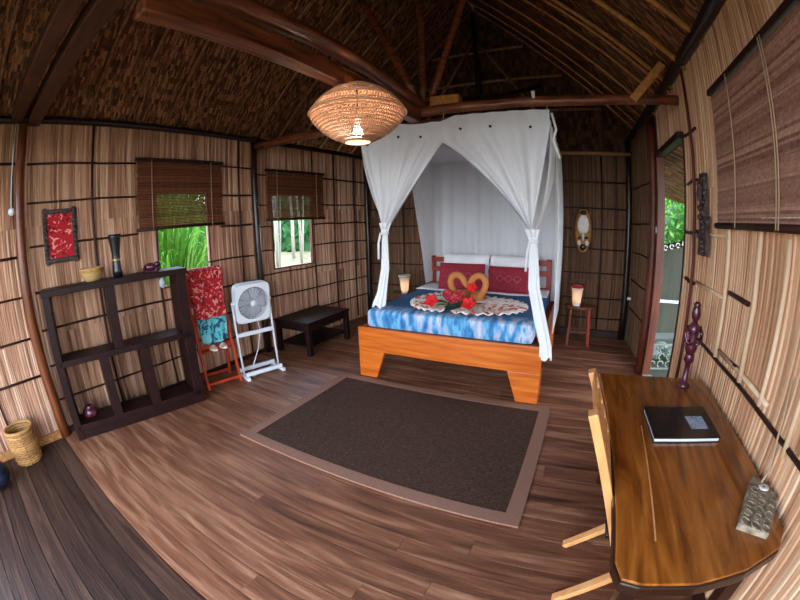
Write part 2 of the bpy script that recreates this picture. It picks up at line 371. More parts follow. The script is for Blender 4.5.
# gables
def gable(name, y, ny, zbase):
    mb = MB(); rows = 26
    for j in range(rows):
        z = zbase + (RZ-zbase)*j/rows; h = (RZ-zbase)/rows
        xa = max(XL, XC-(RZ-z)/1.0) ; xb = min(XR, XC+(RZ-z)/.97); x = xa
        while x < xb:
            w = .045*random.uniform(.7,1.4); t = y+ny*random.uniform(.012,.026)
            mb.add([(x, t, z-random.uniform(0,.03)), (min(x+w,xb), t, z-random.uniform(0,.03)), (min(x+w,xb), y+ny*.002, z+h+.01), (x, y+ny*.002, z+h+.01)], [(0,1,2,3)])
            x += w
    mb.add([(XL,y,zbase),(XR,y,zbase),(XR,y,2.96),(XC,y,RZ),(XL,y,2.9),(XL,y-ny*.03,zbase),(XR,y-ny*.03,zbase),(XR,y-ny*.03,2.96),(XC,y-ny*.03,RZ),(XL,y-ny*.03,2.9)], [(0,1,2,3,4),(9,8,7,6,5)], .05)
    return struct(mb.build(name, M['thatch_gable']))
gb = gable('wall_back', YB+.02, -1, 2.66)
gable('wall_front', YF-.02, 1, 2.86)
for z in (3.35, 3.9, 4.45): MB().tube([(XC-(RZ-z)+.1, YB-.06, z), (XC+(RZ-z)-.1, YB-.06, z+.03)], .022, 6).build('batten', M['pole_dark'], gb)
MB().tube([(XC+.03, YB-.1, 2.75), (XC, YB-.1, RZ-.1)], .045, 8).build('post', M['post_dark'], gb)
MB().tube([(XC-1.1, YB-.1, 3.0), (XC-.05, YB-.1, 4.6)], .025, 6).build('brace', M['pole_dark'], gb)
MB().tube([(XC+1.1, YB-.1, 3.0), (XC+.05, YB-.1, 4.6)], .025, 6).build('brace', M['pole_dark'], gb)

# floor: planks running from side to side; the strip by the front is lower and darker
def planks(name, x0, x1, y0, y1, z, m, w0=.13):
    mb = MB(); y = y0
    while y < y1-.01:
        w = min(w0*random.uniform(.85, 1.2), y1-y); x = x0-random.uniform(0, 1.5)
        while x < x1:
            l = random.uniform(3.4, 5.5); a, b = max(x, x0), min(x+l, x1)
            if b > a: 
                dz = random.uniform(-.002, .0015)
                mb.box(((a+b)/2, y+w/2, z-.02+dz), (b-a-.002, w-.004, .04))
            x += l
        y += w
    mb.box(((x0+x1)/2, (y0+y1)/2, z-.06), (x1-x0, y1-y0, .03), r=.0)
    return struct(mb.build(name, m, bevel=.0015))
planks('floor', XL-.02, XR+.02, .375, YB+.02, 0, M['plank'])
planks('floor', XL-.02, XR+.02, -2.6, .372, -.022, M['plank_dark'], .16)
# sills / skirting logs
struct(MB().beam((-3.6, YB-.03, .04), (.85, YB-.03, .04), .06, .12).build('baseboard_back', M['dark'], bevel=.01))
struct(MB().beam((XL+.03, .45, .02), (XL+.03, 3.3, .02), .04, .05).build('baseboard_left', M['dark'], bevel=.006))
struct(MB().beam((XL+.03, YF, .0), (XL+.03, .36, .0), .05, .1).build('baseboard_left', M['mask_tan'], bevel=.006))
struct(MB().beam((XR-.03, -1.2, .03), (XR-.03, 3.24, .03), .04, .08).build('baseboard_right', M['dark'], bevel=.006))

# window and door frames
def frame(name, A, d, n, u0, u1, z0, z1, m, t=.03, dep=.05):
    mb = MB(); A = V((A[0], A[1], 0)); d = V((d[0], d[1], 0)).normalized(); n = V((n[0], n[1], 0)).normalized(); o = n*-.005
    P = lambda u, z: A+d*u+o+V((0,0,z))
    mb.beam(P(u0, z0), P(u1, z0), dep, t); mb.beam(P(u0, z1), P(u1, z1), dep, t)
    mb.beam(P(u0, z0-t/2), P(u0, z1+t/2), t, dep, up=n); mb.beam(P(u1, z0-t/2), P(u1, z1+t/2), t, dep, up=n)
    return struct(mb.build(name, m, bevel=.003))
frame('window_1', (XL, 0), (0,1), (1,0), 1.865, 2.56, 1.13, 2.16, M['doorwood'], .02)
frame('window_2', A2, (.25,2.4), n2, .3, 1.06, 1.1, 2.13, M['doorwood'], .02)
frame('window_3', (XR, 0), (0,1), (-1,0), 1.2, 2.4, 1.72, 2.5, M['dark'], .03)
frame('window_4', (XR, 0), (0,1), (-1,0), -1.1, .4, 1.1, 2.4, M['dark'], .03)
# door opening: reddish jambs, dark lintel, pale sill
d = MB(); d.beam((XR-.02, 4.2, 0), (XR-.02, 4.2, 2.45), .09, .1, up=(0,1,0)); dj = struct(d.build('door_1', M['doorwood'], bevel=.006))
MB().beam((XR+.0, 3.24, 0), (XR+.0, 3.24, 2.44), .03, .03, up=(0,1,0)).build('jamb', M['dark'], dj, bevel=.004)
MB().beam((XR-.03, 3.2, 2.44), (XR-.03, 4.26, 2.44), .08, .06).build('lintel', M['dark'], dj, bevel=.004)
MB().beam((XR+.0, 3.26, .02), (XR+.0, 4.16, .02), .12, .05).build('sill', M['stone'], dj, bevel=.004)
MB().box((.885, 4.2, 1.64), (.012, .05, .07)).build('switch', M['white_plastic'], dj, bevel=.003)

# ------------------------------------------------------------------ posts and beams
def post(pts, r, m, label, name='wooden_post'):
    k = len(pts); rad = [r*(1.08-.16*i/(k-1)) for i in range(k)] if not hasattr(r, '__len__') else r
    # smooth natural curve through the points
    P = []; R = []
    for i in range(k-1):
        for t in (0, .33, .66):
            P.append(V(pts[i]).lerp(V(pts[i+1]), t)); R.append(rad[i]*(1-t)+rad[i+1]*t)
    P.append(V(pts[-1])); R.append(rad[-1])
    P = [P[0]]+[(P[i-1]+P[i]*2+P[i+1])/4 + V((random.uniform(-1,1),random.uniform(-1,1),random.uniform(-1,1)))*.004 for i in range(1,len(P)-1)]+[P[-1]]
    return tag(MB().tube(P, R, 12).build(name, m), label, 'post' if 'post' in name else 'beam')
post([(-3.775,.40,-.02),(-3.765,.39,.6),(-3.745,.36,1.4),(-3.755,.37,2.1),(-3.765,.40,2.82)], .05, M['post_red'], 'curved reddish brown post left of the dark shelf, beside the basket')
post([(-3.78,3.30,0),(-3.76,3.28,1.2),(-3.78,3.27,2.86)], .045, M['post_dark'], 'dark post on the left wall between the two windows, behind the fan')
post([(-3.52,5.60,0),(-3.5,5.60,1.3),(-3.52,5.60,2.8)], .04, M['post_dark'], 'thin dark post in the far left corner beside the bed net')
post([(.765,5.62,0),(.765,5.62,1.3),(.77,5.62,2.9)], .045, M['post_dark'], 'dark post in the far right corner beyond the doorway')
post([(-.25,5.6,0),(-.25,5.6,1.3),(-.26,5.6,2.68)], .04, M['post_red'], 'brown post on the back wall between bed net and oval mask')
post([(.9,2.845,0),(.905,2.84,1.2),(.91,2.86,1.9),(.9,2.93,2.9)], .013, M['redpole'], 'thin dark red pole on the right wall between doorway and big blind', 'wall_pole')
bpy.data.objects['wall_pole']['category'] = 'pole'
post([(.885,4.35,0),(.885,4.35,1.4),(.885,4.35,2.9)], .05, M['doorwood'], 'brown post on the far side of the doorway by the white switch')
# wall plates
post([(-3.8,-1.3,2.88),(-3.79,.9,2.87),(-3.79,3.3,2.84),(-3.55,5.7,2.84)], .035, M['post_dark'], 'dark pole along the top of the left wall', 'wall_plate_pole')
post([(.92,-1.3,2.98),(.92,2.0,2.96),(.91,3.6,3.0),(.85,5.7,2.98)], .055, M['post_dark'], 'dark log along the top of the right wall', 'wall_plate_log')
post([(-3.55,5.6,2.69),(-1.4,5.6,2.7),(.8,5.6,2.69)], .032, M['pale_bamboo'], 'pale brown pole along the top of the back wall', 'wall_plate_pole')
# cross beam over the bed
post([(-3.8,3.3,2.76),(-2.8,3.3,2.73),(-1.44,3.3,2.75),(-.7,3.3,2.745),(.1,3.3,2.74),(.95,3.3,2.77)], .05, M['log'], 'reddish log beam crossing the room above the bed net', 'cross_beam')
tag(MB().beam((-3.84,.50,2.885), (.93,.50,2.885), .13, .13).build('cross_beam', M['beam'], bevel=.012), 'squared near cross beam starting above the curved post at top left', 'beam')
tag(MB().beam((-3.84,.33,2.9), (.93,.33,2.9), .12, .12).build('cross_beam', M['beam'], bevel=.012), 'second squared cross beam just left of the first at top left', 'beam')
post([(-1.44,-1.3,2.86),(-1.45,.5,2.83),(-1.44,1.5,2.86),(-1.46,2.0,2.89),(-1.45,2.7,2.865),(-1.45,3.5,2.83)], .062, M['log_y'], 'bowed reddish log running lengthwise above the pendant lamp', 'long_beam')
tag(MB().beam((-1.45,.56,2.675), (-1.45,3.25,2.68), .1, .13).build('long_beam', M['log_y'], bevel=.012), 'squared brown beam under the bowed log, leading to the pendant lamp', 'beam')
# king post and struts over the cross beam
post([(-1.43,3.36,2.8),(-1.42,3.36,3.6),(-1.45,3.36,RZ-.15)], .035, M['log_y'], 'upright king post standing on the cross beam above the bed net', 'king_post')
post([(-1.5,3.42,2.9),(-1.95,3.42,3.9),(-2.5,3.4,4.05+.0)][:2]+[(-2.2,3.42,4.42)], .045, M['log'], 'thick roof strut leaning left from the foot of the king post', 'roof_strut_post')
post([(-1.38,3.42,2.9),(-1.15,3.42,3.5),(-.92,3.42,4.15),(-.75,3.42,4.45)], .034, M['log'], 'thin roof strut leaning right from the foot of the king post', 'roof_strut_post')
post([(-1.25,3.4,2.86),(-.9,4.4,3.2),(-.5,5.6,3.75)], .035, M['post_dark'], 'dark strut running back from the king post to the gable', 'roof_strut_post')
for o in [o for o in bpy.data.objects if o.name.startswith('roof_strut_post')]: o.name = 'roof_strut'; o['category'] = 'strut'
tag(MB().beam((-1.35,3.38,2.86), (-1.05,3.38,2.85), .11, .1, r=.5).build('beam_stub', M['pole'], bevel=.01), 'short sawn beam end beside the king post foot', 'beam end')
tag(MB().beam((.52,3.2,2.72), (.81,3.15,3.04), .035, .07, r=.5).build('wooden_brace', M['pole'], bevel=.004), 'short tan board leaning across the right end of the cross beam', 'brace')

# ------------------------------------------------------------------ blinds
def blind(A, d, n, u0, u1, z0, z1, pitch, m, label, gapf=.72, cords=(), roll=.03):
    A = V((A[0], A[1], 0)); d = V((d[0], d[1], 0)).normalized(); n = V((n[0], n[1], 0)).normalized()
    base = A+d*((u0+u1)/2)+n*.07; t = thing('bamboo_blind', label, 'blind', (base.x, base.y, z0), math.atan2(d.y, d.x))
    L = u1-u0; H = z1-z0
    s = 1 if V((-d.y, d.x, 0)).dot(n) > 0 else -1    # local +y side facing the room
    mb = MB(); z = .03
    while z < H-.02:
        mb.box((random.uniform(-.004,.004), s*random.uniform(-.002,.002), z), (L*random.uniform(.992,1), .006, pitch*gapf)); z += pitch
    mb.build('slats', m, t)
    MB().tube([(-L/2-.02, 0, .01), (L/2+.02, 0, .01)], roll*.6, 8).build('bottom_roll', M['dark'], t)
    MB().beam((-L/2-.02, 0, H), (L/2+.02, 0, H), .04, .035).build('head_rail', M['dark'], t, bevel=.003)
    for c in cords:
        MB().tube([(c*L, s*.02, H), (c*L+.003, s*.016, H*.5), (c*L, s*.02, .0)], .004, 5).build('cord', M['cord'], t)
    return t
blind((XL, 0), (0,1), (1,0), 1.62, 2.74, 1.76, 2.5, .017, M['blind_small'], 'brown bamboo blind over the left window with bright green leaves', .9, cords=(-.35,.35))
blind(A2, (.25,2.4), n2, .19, 1.27, 1.77, 2.46, .017, M['blind_small'], 'darker bamboo blind over the far left window with tree trunks', .9, cords=(-.35,.35))
blind((XR, 0), (0,1), (-1,0), 1.15, 2.29, 1.69, 2.495, .014, M['blind_big'], 'large greyish brown bamboo blind on the right wall', .97, cords=(.22,-.18,-.2))

# ------------------------------------------------------------------ rug
rt = thing('floor_rug', 'dark brown woven rug with tan border on the floor before the bed', 'rug', (-1.24, 2.38, 0))
MB().box((0,0,.005), (2.06,1.36,.01)).build('mat', M['rug'], rt)
mb = MB(); bw = .1
mb.box((0,-.68-bw/2,.006), (2.06+2*bw, bw, .013), r=.3); mb.box((0,.68+bw/2,.006), (2.06+2*bw, bw, .013), r=.5)
mb.box((-1.03-bw/2,0,.006), (bw, 1.36, .013), r=.6); mb.box((1.03+bw/2,0,.006), (bw, 1.36, .013), r=.4)
mb.build('border', M['rug_edge'], rt, bevel=.002)

# ------------------------------------------------------------------ bed
BX, BY = -1.215, 4.15   # centre; foot at y 3.2, head at 5.1
bed = thing('double_bed', 'orange varnished wooden double bed with tapered legs under the white net', 'bed', (BX, BY, 0))
W, LN = 1.93, 1.9
MB().beam((-W/2, -LN/2+.03, .435), (W/2, -LN/2+.03, .435), .05, .26, r=.4).build('foot_rail', M['orange'], bed, bevel=.006)
for s in (-1, 1):
    MB().beam((s*(W/2-.03), -LN/2+.05, .45), (s*(W/2-.03), LN/2, .45), .04, .22, r=.5).build('side_rail', M['orange'], bed, bevel=.006)
    for yy in (-1, 1):
        mb = MB(); x0 = s*W/2; y0 = yy*(LN/2-.005)
        pts = [(x0, 0), (x0-s*.21, 0), (x0-s*.315, .305), (x0, .305)]; th = -.05*yy
        vs = [(p[0], y0, p[1]) for p in pts]+[(p[0], y0+th, p[1]) for p in pts]
        mb.add(vs, [(0,1,2,3),(7,6,5,4),(0,4,5,1),(1,5,6,2),(2,6,7,3),(3,7,4,0)], .5)
        mb.box((x0-s*.025, y0+th*2.6, .15), (.05, .16, .3), r=.5)
        mb.build('leg', M['orange'], bed, bevel=.005)
for s in (-1, 1):
    MB().beam((s*(W/2-.12), LN/2-.02, 0), (s*(W/2-.12), LN/2-.02, 1.17), .07, .06, up=(0,1,0), r=.2).build('headboard_post', M['headrail'], bed, bevel=.006)
for z in (.75, .98, 1.12): MB().beam((-W/2+.09, LN/2-.05, z), (W/2-.09, LN/2-.05, z), .035, .07, r=.4).build('headboard_rail', M['headrail'], bed, bevel=.005)
# mattress with its batik cover
mt = thing('mattress', 'thick mattress in a blue batik cover on the orange bed frame', 'mattress', (BX, BY-.02, .56))
MB().box((0,0,.1), (1.74,1.8,.195)).build('batik_cover', M['cover'], mt, bevel=.045)
mb = MB()
mb.grid(lambda u, v: (-.875+1.75*u, .38+.5*v, .2+.004*math.sin(u*23)+.006), 24, 6).build('sheet_fold', M['sheet'], mt, solid=.008)

# pillows
def pillow(name, label, loc, w, h, d, m, rx, rz=0, piping=None, motif=False, group=None):
    t = thing(name, label, 'pillow', loc, rz, group)
    mb = MB(); R = Matrix.Rotation(rx, 3, 'X'); n = 16
    def P(sgn):
        def g(u, v):
            a, b = u*2-1, v*2-1
            k = (max(0, 1-abs(a)**2.6)*max(0, 1-abs(b)**2.6))**.5
            x = a*w/2*(1-.05*(1-abs(b))*abs(a)**6*0 - .03*b*b*abs(a)); z = b*h/2*(1-.06*a*a*0+.03*abs(a)**3)
            p = R @ V((x*(.97+.03*abs(b)), sgn*d/2*k, z)); return (p.x, p.y, p.z)
        return g
    mb.grid(P(-1), n, n); mb.grid(P(1), n, n)
    cs = mb.build('case', m, t)
    if motif:
        mb = MB()
        for x0 in (-.11, 0, .11):
            for dx, dz in ((-.05, 0), (.05, 0)):
                for s in (-1, 1):
                    a = R @ V((x0+dx, -d/2*.97-.003, 0)); b = R @ V((x0, -d/2*.99-.003, s*.045)); mb.tube([a, b], .003, 4)
        mb.build('motif', M['motif'], cs)
    return t
pillow('white_pillow', 'white pillow standing behind the left red pillow', (-1.49, 4.84, .995), .66, .46, .16, M['sheet'], -.25, .03)
pillow('white_pillow', 'white pillow standing behind the right red pillow', (-.83, 4.84, .99), .66, .45, .16, M['sheet'], -.25, -.02)
pillow('red_pillow', 'left dark red patterned pillow behind the towel swans', (-1.49, 4.66, .94), .64, .35, .15, M['pillow_red'], -.3, .03, motif=True)
pillow('red_pillow', 'right dark red patterned pillow next to the front drape', (-.84, 4.65, .932), .58, .33, .15, M['pillow_red'], -.3, -.03, motif=True)

# sarong fans, swans, heart, flowers on the bed
ZB = .768
def fan_cloth(label, c, rx, ry, rz):
    t = thing('pleated_sarong', label, 'cloth', (c[0], c[1], ZB), rz)
    mb = MB(); n = 72
    def P(u, v):
        a = (u-.5)*PI*1.15; r = .12+.88*v; k = math.cos(a)
        z = .012+.024*abs(((u*18) % 1)-.5)*2*(.3+.7*v)+.02*(1-v)
        return (rx*r*k, ry*r*math.sin(a), z)
    mb.grid(P, n, 8); mb.build('pleats', M['sarong'], t, solid=.006)
    return t
fan_cloth('cream and red pleated sarong fanned out to the right of the swans', (-1.02, 3.74), .55, .44, -.05)
fan_cloth('cream and red pleated sarong fanned out to the left of the swans', (-1.36, 3.82), .42, .52, PI+.05)
def swan(label, s, flower):
    # s=-1 left swan, neck bows outwards and the head meets its partner's in the middle
    t = thing('towel_swan', label, 'towel swan', (-1.15+s*.07, 3.84, ZB+.02))
    pts = [(s*.02,.14,.03),(s*.03,.04,.035),(s*.05,0,.07),(s*.115,-.01,.14),(s*.135,-.01,.22),(s*.11,-.01,.28),(s*.05,-.01,.305),(-s*.01,-.01,.27),(-s*.045,-.012,.2),(-s*.06,-.015,.15)]
    P = []
    for i in range(len(pts)-1):
        for k in range(3):
            P.append(V(pts[i]).lerp(V(pts[i+1]), k/3))
    P.append(V(pts[-1]))
    for _ in range(3): P = [P[0]]+[(P[i-1]+P[i]*2+P[i+1])/4 for i in range(1, len(P)-1)]+[P[-1]]
    n = len(P); rad = [.045*(1-i/n*4)+.032 if i < n/4 else .036 for i in range(n)]
    rad[-1] = .008; rad[-2] = .018; rad[-3] = .027; rad[-4] = .034; rad[-5] = .038
    MB().tube(P, rad, 12).build('neck', M['towel'], t)
    MB().ball((0, .12, .06), .1, .15, .055).build('body', M['towel'], t)
    return t
swan('brown rolled towel swan on the left, facing the other swan', -1, False)
swan('brown rolled towel swan on the right with the red blossom in its neck', 1, True)
# heart cushion
hc = thing('heart_cushion', 'dark red heart cushion propped against the towel swans', 'cushion', (-1.23, 3.57, ZB+.004))
mb = MB(); n = 40; ring = []
for i in range(n):
    a = 2*PI*i/n; ring.append((.0074*16*math.sin(a)**3, .0062*(13*math.cos(a)-5*math.cos(2*a)-2*math.cos(3*a)-math.cos(4*a))))
vs = []; lv = [(0,.045),(.35,.042),(.7,.03),(.92,.014),(1,0)]
for sgn in (-1, 1):
    for k, t_ in lv:
        for x, z in ring: vs.append((x*k, sgn*t_, z*k*1.1+.115))
fs = []
for q in (0, 1):
    for j in range(4):
        b0 = q*5*n+j*n
        for i in range(n): fs.append((b0+i, b0+(i+1)%n, b0+n+(i+1)%n, b0+n+i))
mb.add(vs, fs, .5, True); mb.build('cushion', M['heart'], hc)
def flower(label, loc, r=.06, rx=0):
    t = thing('hibiscus_flower', label, 'flower', loc)
    mb = MB()
    for k in range(5):
        a = 2*PI*k/5
        def P(u, v, a=a):
            w = math.sin(PI*min(1, v*.8+.2))**.5*.8; an = a+(u-.5)*2*w; rr = r*v*(1.05-.15*(2*u-1)**2)
            x, y, z = rr*math.cos(an), rr*math.sin(an), .02+r*.55*v*(1-.35*v)+.006*math.sin(u*12)
            y, z = y*math.cos(rx)-z*math.sin(rx), y*math.sin(rx)+z*math.cos(rx)+abs(math.sin(rx))*r
            return (x, y, z)
        mb.grid(P, 6, 6)
    mb.build('petals', M['red'], t, solid=.003)
    MB().tube([(0,-.02*math.sin(rx),.02+abs(math.sin(rx))*r),(0,-.07*math.sin(rx),.03+.03*math.cos(rx)+abs(math.sin(rx))*r)], .005, 6).build('stamen', M['gold'], t)
    return t
flower('red hibiscus blossom on the bed, left of the green leaves', (-1.40, 3.42, ZB+.02), .078, .9)
flower('red hibiscus blossom on the bed, right of the green leaves', (-1.01, 3.42, ZB+.02), .078, .9)
flower('red blossom tucked into the neck of the right towel swan', (-1.06, 3.72, ZB+.14), .06, 1.2)
lf = thing('leaf_spray', 'spray of dark green leaves between two red blossoms on the bed', 'leaves', (-1.2, 3.44, ZB+.045))
for k in range(9):
    a = PI*.02+PI*k/8*.95+random.uniform(-.1,.1); ln = .17+.04*abs(math.cos(a))
    def P(u, v, a=a, ln=ln):
        w = math.sin(PI*v)*.034*(u*2-1); x = ln*v*math.cos(a)-w*math.sin(a); y = -ln*.5*v*math.sin(a)-w*math.cos(a)*.7
        return (x, y, .012+.05*math.sin(PI*v*.8)*(.5+.5*math.sin(k)))
    MB().grid(P, 4, 8).build('leaf', M['leafdark'], lf, solid=.002)

# ------------------------------------------------------------------ bed net (canopy)
cn = thing('bed_net', 'white canopy net with eyelets hanging over the bed, tied back in front', 'canopy', (0, 0, 0))
YN, YR = 3.2, 5.12; XA, XB = -2.06, -.21
XI = -1.182
def lerp(a, b, t): return a+(b-a)*t
def interp(tab, x):
    for (a, b), (c, d_) in zip(tab[:-1], tab[1:]):
        if x <= c: return lerp(b, d_, (x-a)/(c-a))
    return tab[-1][1]
ztop = lambda x: interp([(XA,2.52),(-1.95,2.56),(-1.72,2.645),(-1.45,2.6),(-1.2,2.6),(-1.05,2.64),(XB+.01,2.635)], x)
def half(x0, xi, tie, zt, arch, za):
    """front half: s=0 at the corner, s=1 at the arch apex; gathers to the tie"""
    def P(s, t):
        x = lerp(x0, xi, s); top = V((x, ztop(x)))
        tp = V((tie[0]+(s-.5)*.05, tie[1]))
        kn = V((lerp(x0, xi, s*1.0), lerp(top.y, za, .55+.45*s)))
        if t < .25: p = top.lerp(kn, t/.25)
        else:
            q = (t-.25)/.75; ctl = kn.lerp(tp, .45)+V((0, 1))*arch*s
            p = kn*(1-q)**2+ctl*2*q*(1-q)+tp*q*q
        y = YN+.022*math.sin(s*34+1)*(.25+.75*math.sin(PI*min(1,t*.9)))*(1-.4*t)+.03*t*math.sin(s*14)
        if t < .05: y = YN+.008*math.sin(s*34)
        return (p.x, y, p.y)
    return P
TL, TR = (-1.81, 1.6), (-.385, 1.53)
fl_ = MB().grid(half(XA, XI, TL, 0, .03, 2.385), 60, 30).build('front_curtain', M['net'], cn)
fr_ = MB().grid(half(XB, XI, TR, 0, .14, 2.385), 60, 30).build('front_curtain', M['net'], cn)
# grey hem along the arch
for x0, tie, ar in ((XA, TL, .03), (XB, TR, .14)):
    g = half(x0, XI, tie, 0, ar, 2.385); MB().tube([V(g(1, .25+.75*i/20))+V((0,-.004,0)) for i in range(21)], .007, 5).build('hem', M['net_edge'], fl_ if x0 == XA else fr_)
def tail(path, rad, m, seed=0, seg=40):
    P = [V(p) for p in path]; Q = []
    for i in range(len(P)-1):
        for k in range(5): Q.append(P[i].lerp(P[i+1], k/5))
    Q.append(P[-1]); n = len(Q)
    vs = []
    for i, p in enumerate(Q):
        r = interp([(0, rad[0])]+[((j+1)/(len(rad)-1)*(n-1), rad[j+1]) for j in range(len(rad)-1)], i)
        for k in range(seg):
            a = 2*PI*k/seg; rr = r*(1+.22*math.sin(a*7+seed+i*.05)+.1*math.sin(a*3+seed))
            vs.append((p.x+rr*math.cos(a), p.y+rr*.6*math.sin(a), p.z+(.02*math.sin(a*3+seed) if i == n-1 else 0)))
    fs = [(i*seg+k, i*seg+(k+1)%seg, (i+1)*seg+(k+1)%seg, (i+1)*seg+k) for i in range(n-1) for k in range(seg)]
    return MB().add(vs, fs, .5, True)
tail([(TL[0],YN+.01,1.66),(-1.82,YN+.02,1.55),(-1.84,YN+.04,1.2),(-1.92,YN+.1,.95),(-1.98,YN+.12,.785)], [.055,.026,.038,.046,.07], M['net_tail'], 1).build('gathered_drape', M['net_tail'], cn)
tail([(TR[0],YN+.01,1.6),(-.375,YN+.0,1.5),(-.35,YN-.04,1.1),(-.27,YN-.07,.8),(-.215,YN-.08,.62),(-.205,YN-.08,.5)], [.055,.028,.044,.048,.045,.05], M['net_tail'], 4).build('gathered_drape', M['net_tail'], cn)
for x, z in ((TL[0]-.005, 1.56), (TR[0]+.01, 1.5)):
    mb = MB(); mb.lathe([(.036,-.02),(.042,0),(.036,.02)], (x, YN+.01, z)); 
    mb.tube([(x-.03,YN-.02,z),(x-.05,YN-.03,z-.1),(x-.06,YN-.02,z-.26)], .012, 6); mb.build('tie', M['net_tail'], cn)
# back panel, top sheet, side panels
def side(x, rear):
    def P(s, t):
        # s: 0 at the corner post, 1 at the middle of the side
        if rear:
            y = lerp(YR, 4.17 if x < -1 else 3.6, s); yb = lerp(YR, 4.78 if x < -1 else 3.85, s); zt = lerp(2.58, 2.54, s); zb = .8 if x < -1 else .5
            q = t; yy = lerp(y, yb, q**.8); z = lerp(zt, zb, t)
        else:
            y = lerp(YN, 4.17, s); tz = TL[1] if x < -1 else TR[1]; zt = 2.54
            yy = lerp(y, YN+.04+s*.03, t**1.15); z = lerp(zt, tz, t)
        xx = x+.02*math.sin(s*26)*math.sin(PI*min(1, t+.1))
        if not rear: xx = lerp(xx, TL[0] if x < -1 else TR[0], t**2)
        return (xx, yy, z)
    return P
for x in (XA, XB):
    for rr in (False, True): MB().grid(side(x, rr), 40, 20).build('side_curtain', M['net'], cn)
MB().grid(lambda u, v: (lerp(XA, XB, u), YR+.03*math.sin(u*60)*(.3+.7*v)+.012*math.sin(u*23), lerp(2.58, .6, v)), 140, 12).build('back_curtain', M['net'], cn)
MB().grid(lambda u, v: (lerp(XA+.01, XB-.01, u), lerp(YN+.02, YR, v), 2.52-.05*math.sin(PI*u)*math.sin(PI*v)), 20, 20).build('top_sheet', M['net'], cn)
for x, z in ((-1.965,2.455),(-1.62,2.49),(-1.389,2.462),(-1.0,2.5),(-.728,2.5),(-.377,2.475)):
    MB().lathe([(.012,0),(.012,.01)], (0,0,0), 10).build('eyelet', M['eyelet'], fl_ if x < XI else fr_)
    o = bpy.context.scene.collection.objects[-1]; o.location = (x, YN-.022, z); o.rotation_euler = (PI/2, 0, 0)
for x, y in ((XA+.02,YN),(XB-.02,YN),(XI,YN+.02)):
    MB().tube([(x, y, ztop(x)-.01), (x, 3.27, 2.72)], .005, 5).build('hanging_cord', M['cord'], cn)
tl = MB(); tl.tube([(XB+.02,YN,2.6),(XB+.05,YN,2.45),(XB+.02,YN-.01,2.36),(XB+.07,YN,2.2)], .012, 6); tl.build('knotted_cord', M['net_tail'], cn)

# ------------------------------------------------------------------ bedside stools and lamps
def stool(label, c, w, zt, rz):
    t = thing('bedside_stool', label, 'stool', (c[0], c[1], 0), rz)
    mb = MB(); mb.prism([(w/2*math.cos(a)*1.0, w*.36*math.sin(a)) for a in [2*PI*k/20 for k in range(20)]], zt-.035, zt, r=.6); mb.build('top', M['post_red'], t, bevel=.006)
    for sx in (-1, 1):
        for sy in (-1, 1): MB().beam((sx*w*.33, sy*w*.2, 0), (sx*w*.27, sy*w*.17, zt-.03), .035, .035, up=(0,1,0)).build('leg', M['headrail'] if sx > 0 else M['post_red'], t, bevel=.004)
    for sy in (-1, 1): MB().beam((-w*.3, sy*w*.185, .2), (w*.3, sy*w*.185, .2), .022, .03).build('rung', M['post_red'], t)
    return t
stool('oval topped wooden stool right of the bed below the oval mask', (.085, 5.2), .46, .56, .05)
stool('wooden stool left of the bed half hidden behind the mattress', (-2.6, 5.2), .5, .56, 0)
def blamp(label, loc, rim):
    t = thing('bedside_lamp', label, 'lamp', loc)
    MB().lathe([(.05,0),(.055,.01),(.03,.02),(.03,.03)], seg=18).build('base', M['white_plastic'], t)
    sd = MB().lathe([(.055,.025),(.06,.06),(.075,.2),(.095,.275),(.092,.275),(.072,.2),(.056,.06),(.052,.027)], seg=18).build('shade', M['shade'], t)
    MB().lathe([(.094,.25),(.102,.28),(.098,.29),(.09,.262)], seg=18).build('rim', rim, sd)
    MB().ball((0,0,.12), .022).build('bulb', M['bulb_small'], t)
    return t
blamp('lit lamp with red rim on the stool right of the bed', (.03, 5.15, .561), M['candle_red'])
blamp('lit pale lamp on the stool left of the bed', (-2.58, 5.15, .561), M['shade'])
tag(tail([(-2.78,5.1,.562),(-2.7,5.08,.59)], [.06,.03], M['leafdark'], 2).build('leaf_bunch', M['leafdark']), 'small bunch of dark green leaves beside the left bedside lamp', 'leaves')

# ------------------------------------------------------------------ pendant lamp
pl = thing('pendant_lamp', 'round woven rattan pendant lamp with a lit bulb hanging from the beams', 'lamp', (-1.33, 2.03, 2.185))
RR, HH = .318, .415
def prof(t):   # t 0 bottom..1 top : lens shaped profile
    z = t*HH; k = abs(2*t-1); r = RR*(1-k**1.25)**.5
    return max(r, .085 if t < .5 else .05), z
mb = MB()
for k in range(100):    # crossing cane strands in two directions
    for s in (-1, 1):
        pts = []
        for i in range(13):
            t = .02+.96*i/12; r, z = prof(t); a = 2*PI*k/100+s*(t-.5)*.7
            pts.append((r*math.cos(a), r*math.sin(a), z))
        mb.tube(pts, .003, 3, cap=False)
mb.build('cane_weave', M['rattan'], pl)
mb = MB()
for t in (.03,.06,.1,.14,.18,.22,.26,.3,.34,.38,.45,.5,.55,.68,.71,.74,.85,.88,.97):
    r, z = prof(t); mb.tube([(r*math.cos(2*PI*k/48)*1.005, r*math.sin(2*PI*k/48)*1.005, z) for k in range(49)], .008 if t in (.03,.5,.97) else .004, 5, cap=False)
mb.build('cane_rings', M['rattan'], pl)
MB().ball((0,0,.07), .034, rz=.04).build('bulb', M['bulb'], pl)
MB().tube([(0,0,.1),(0,0,.22)], .02, 8).build('socket', M['white_plastic'], pl)
MB().tube([(0,0,.22),(0,0,.36),(-.03,0,HH+.015)], .006, 6).build('cable', M['eyelet'], pl)

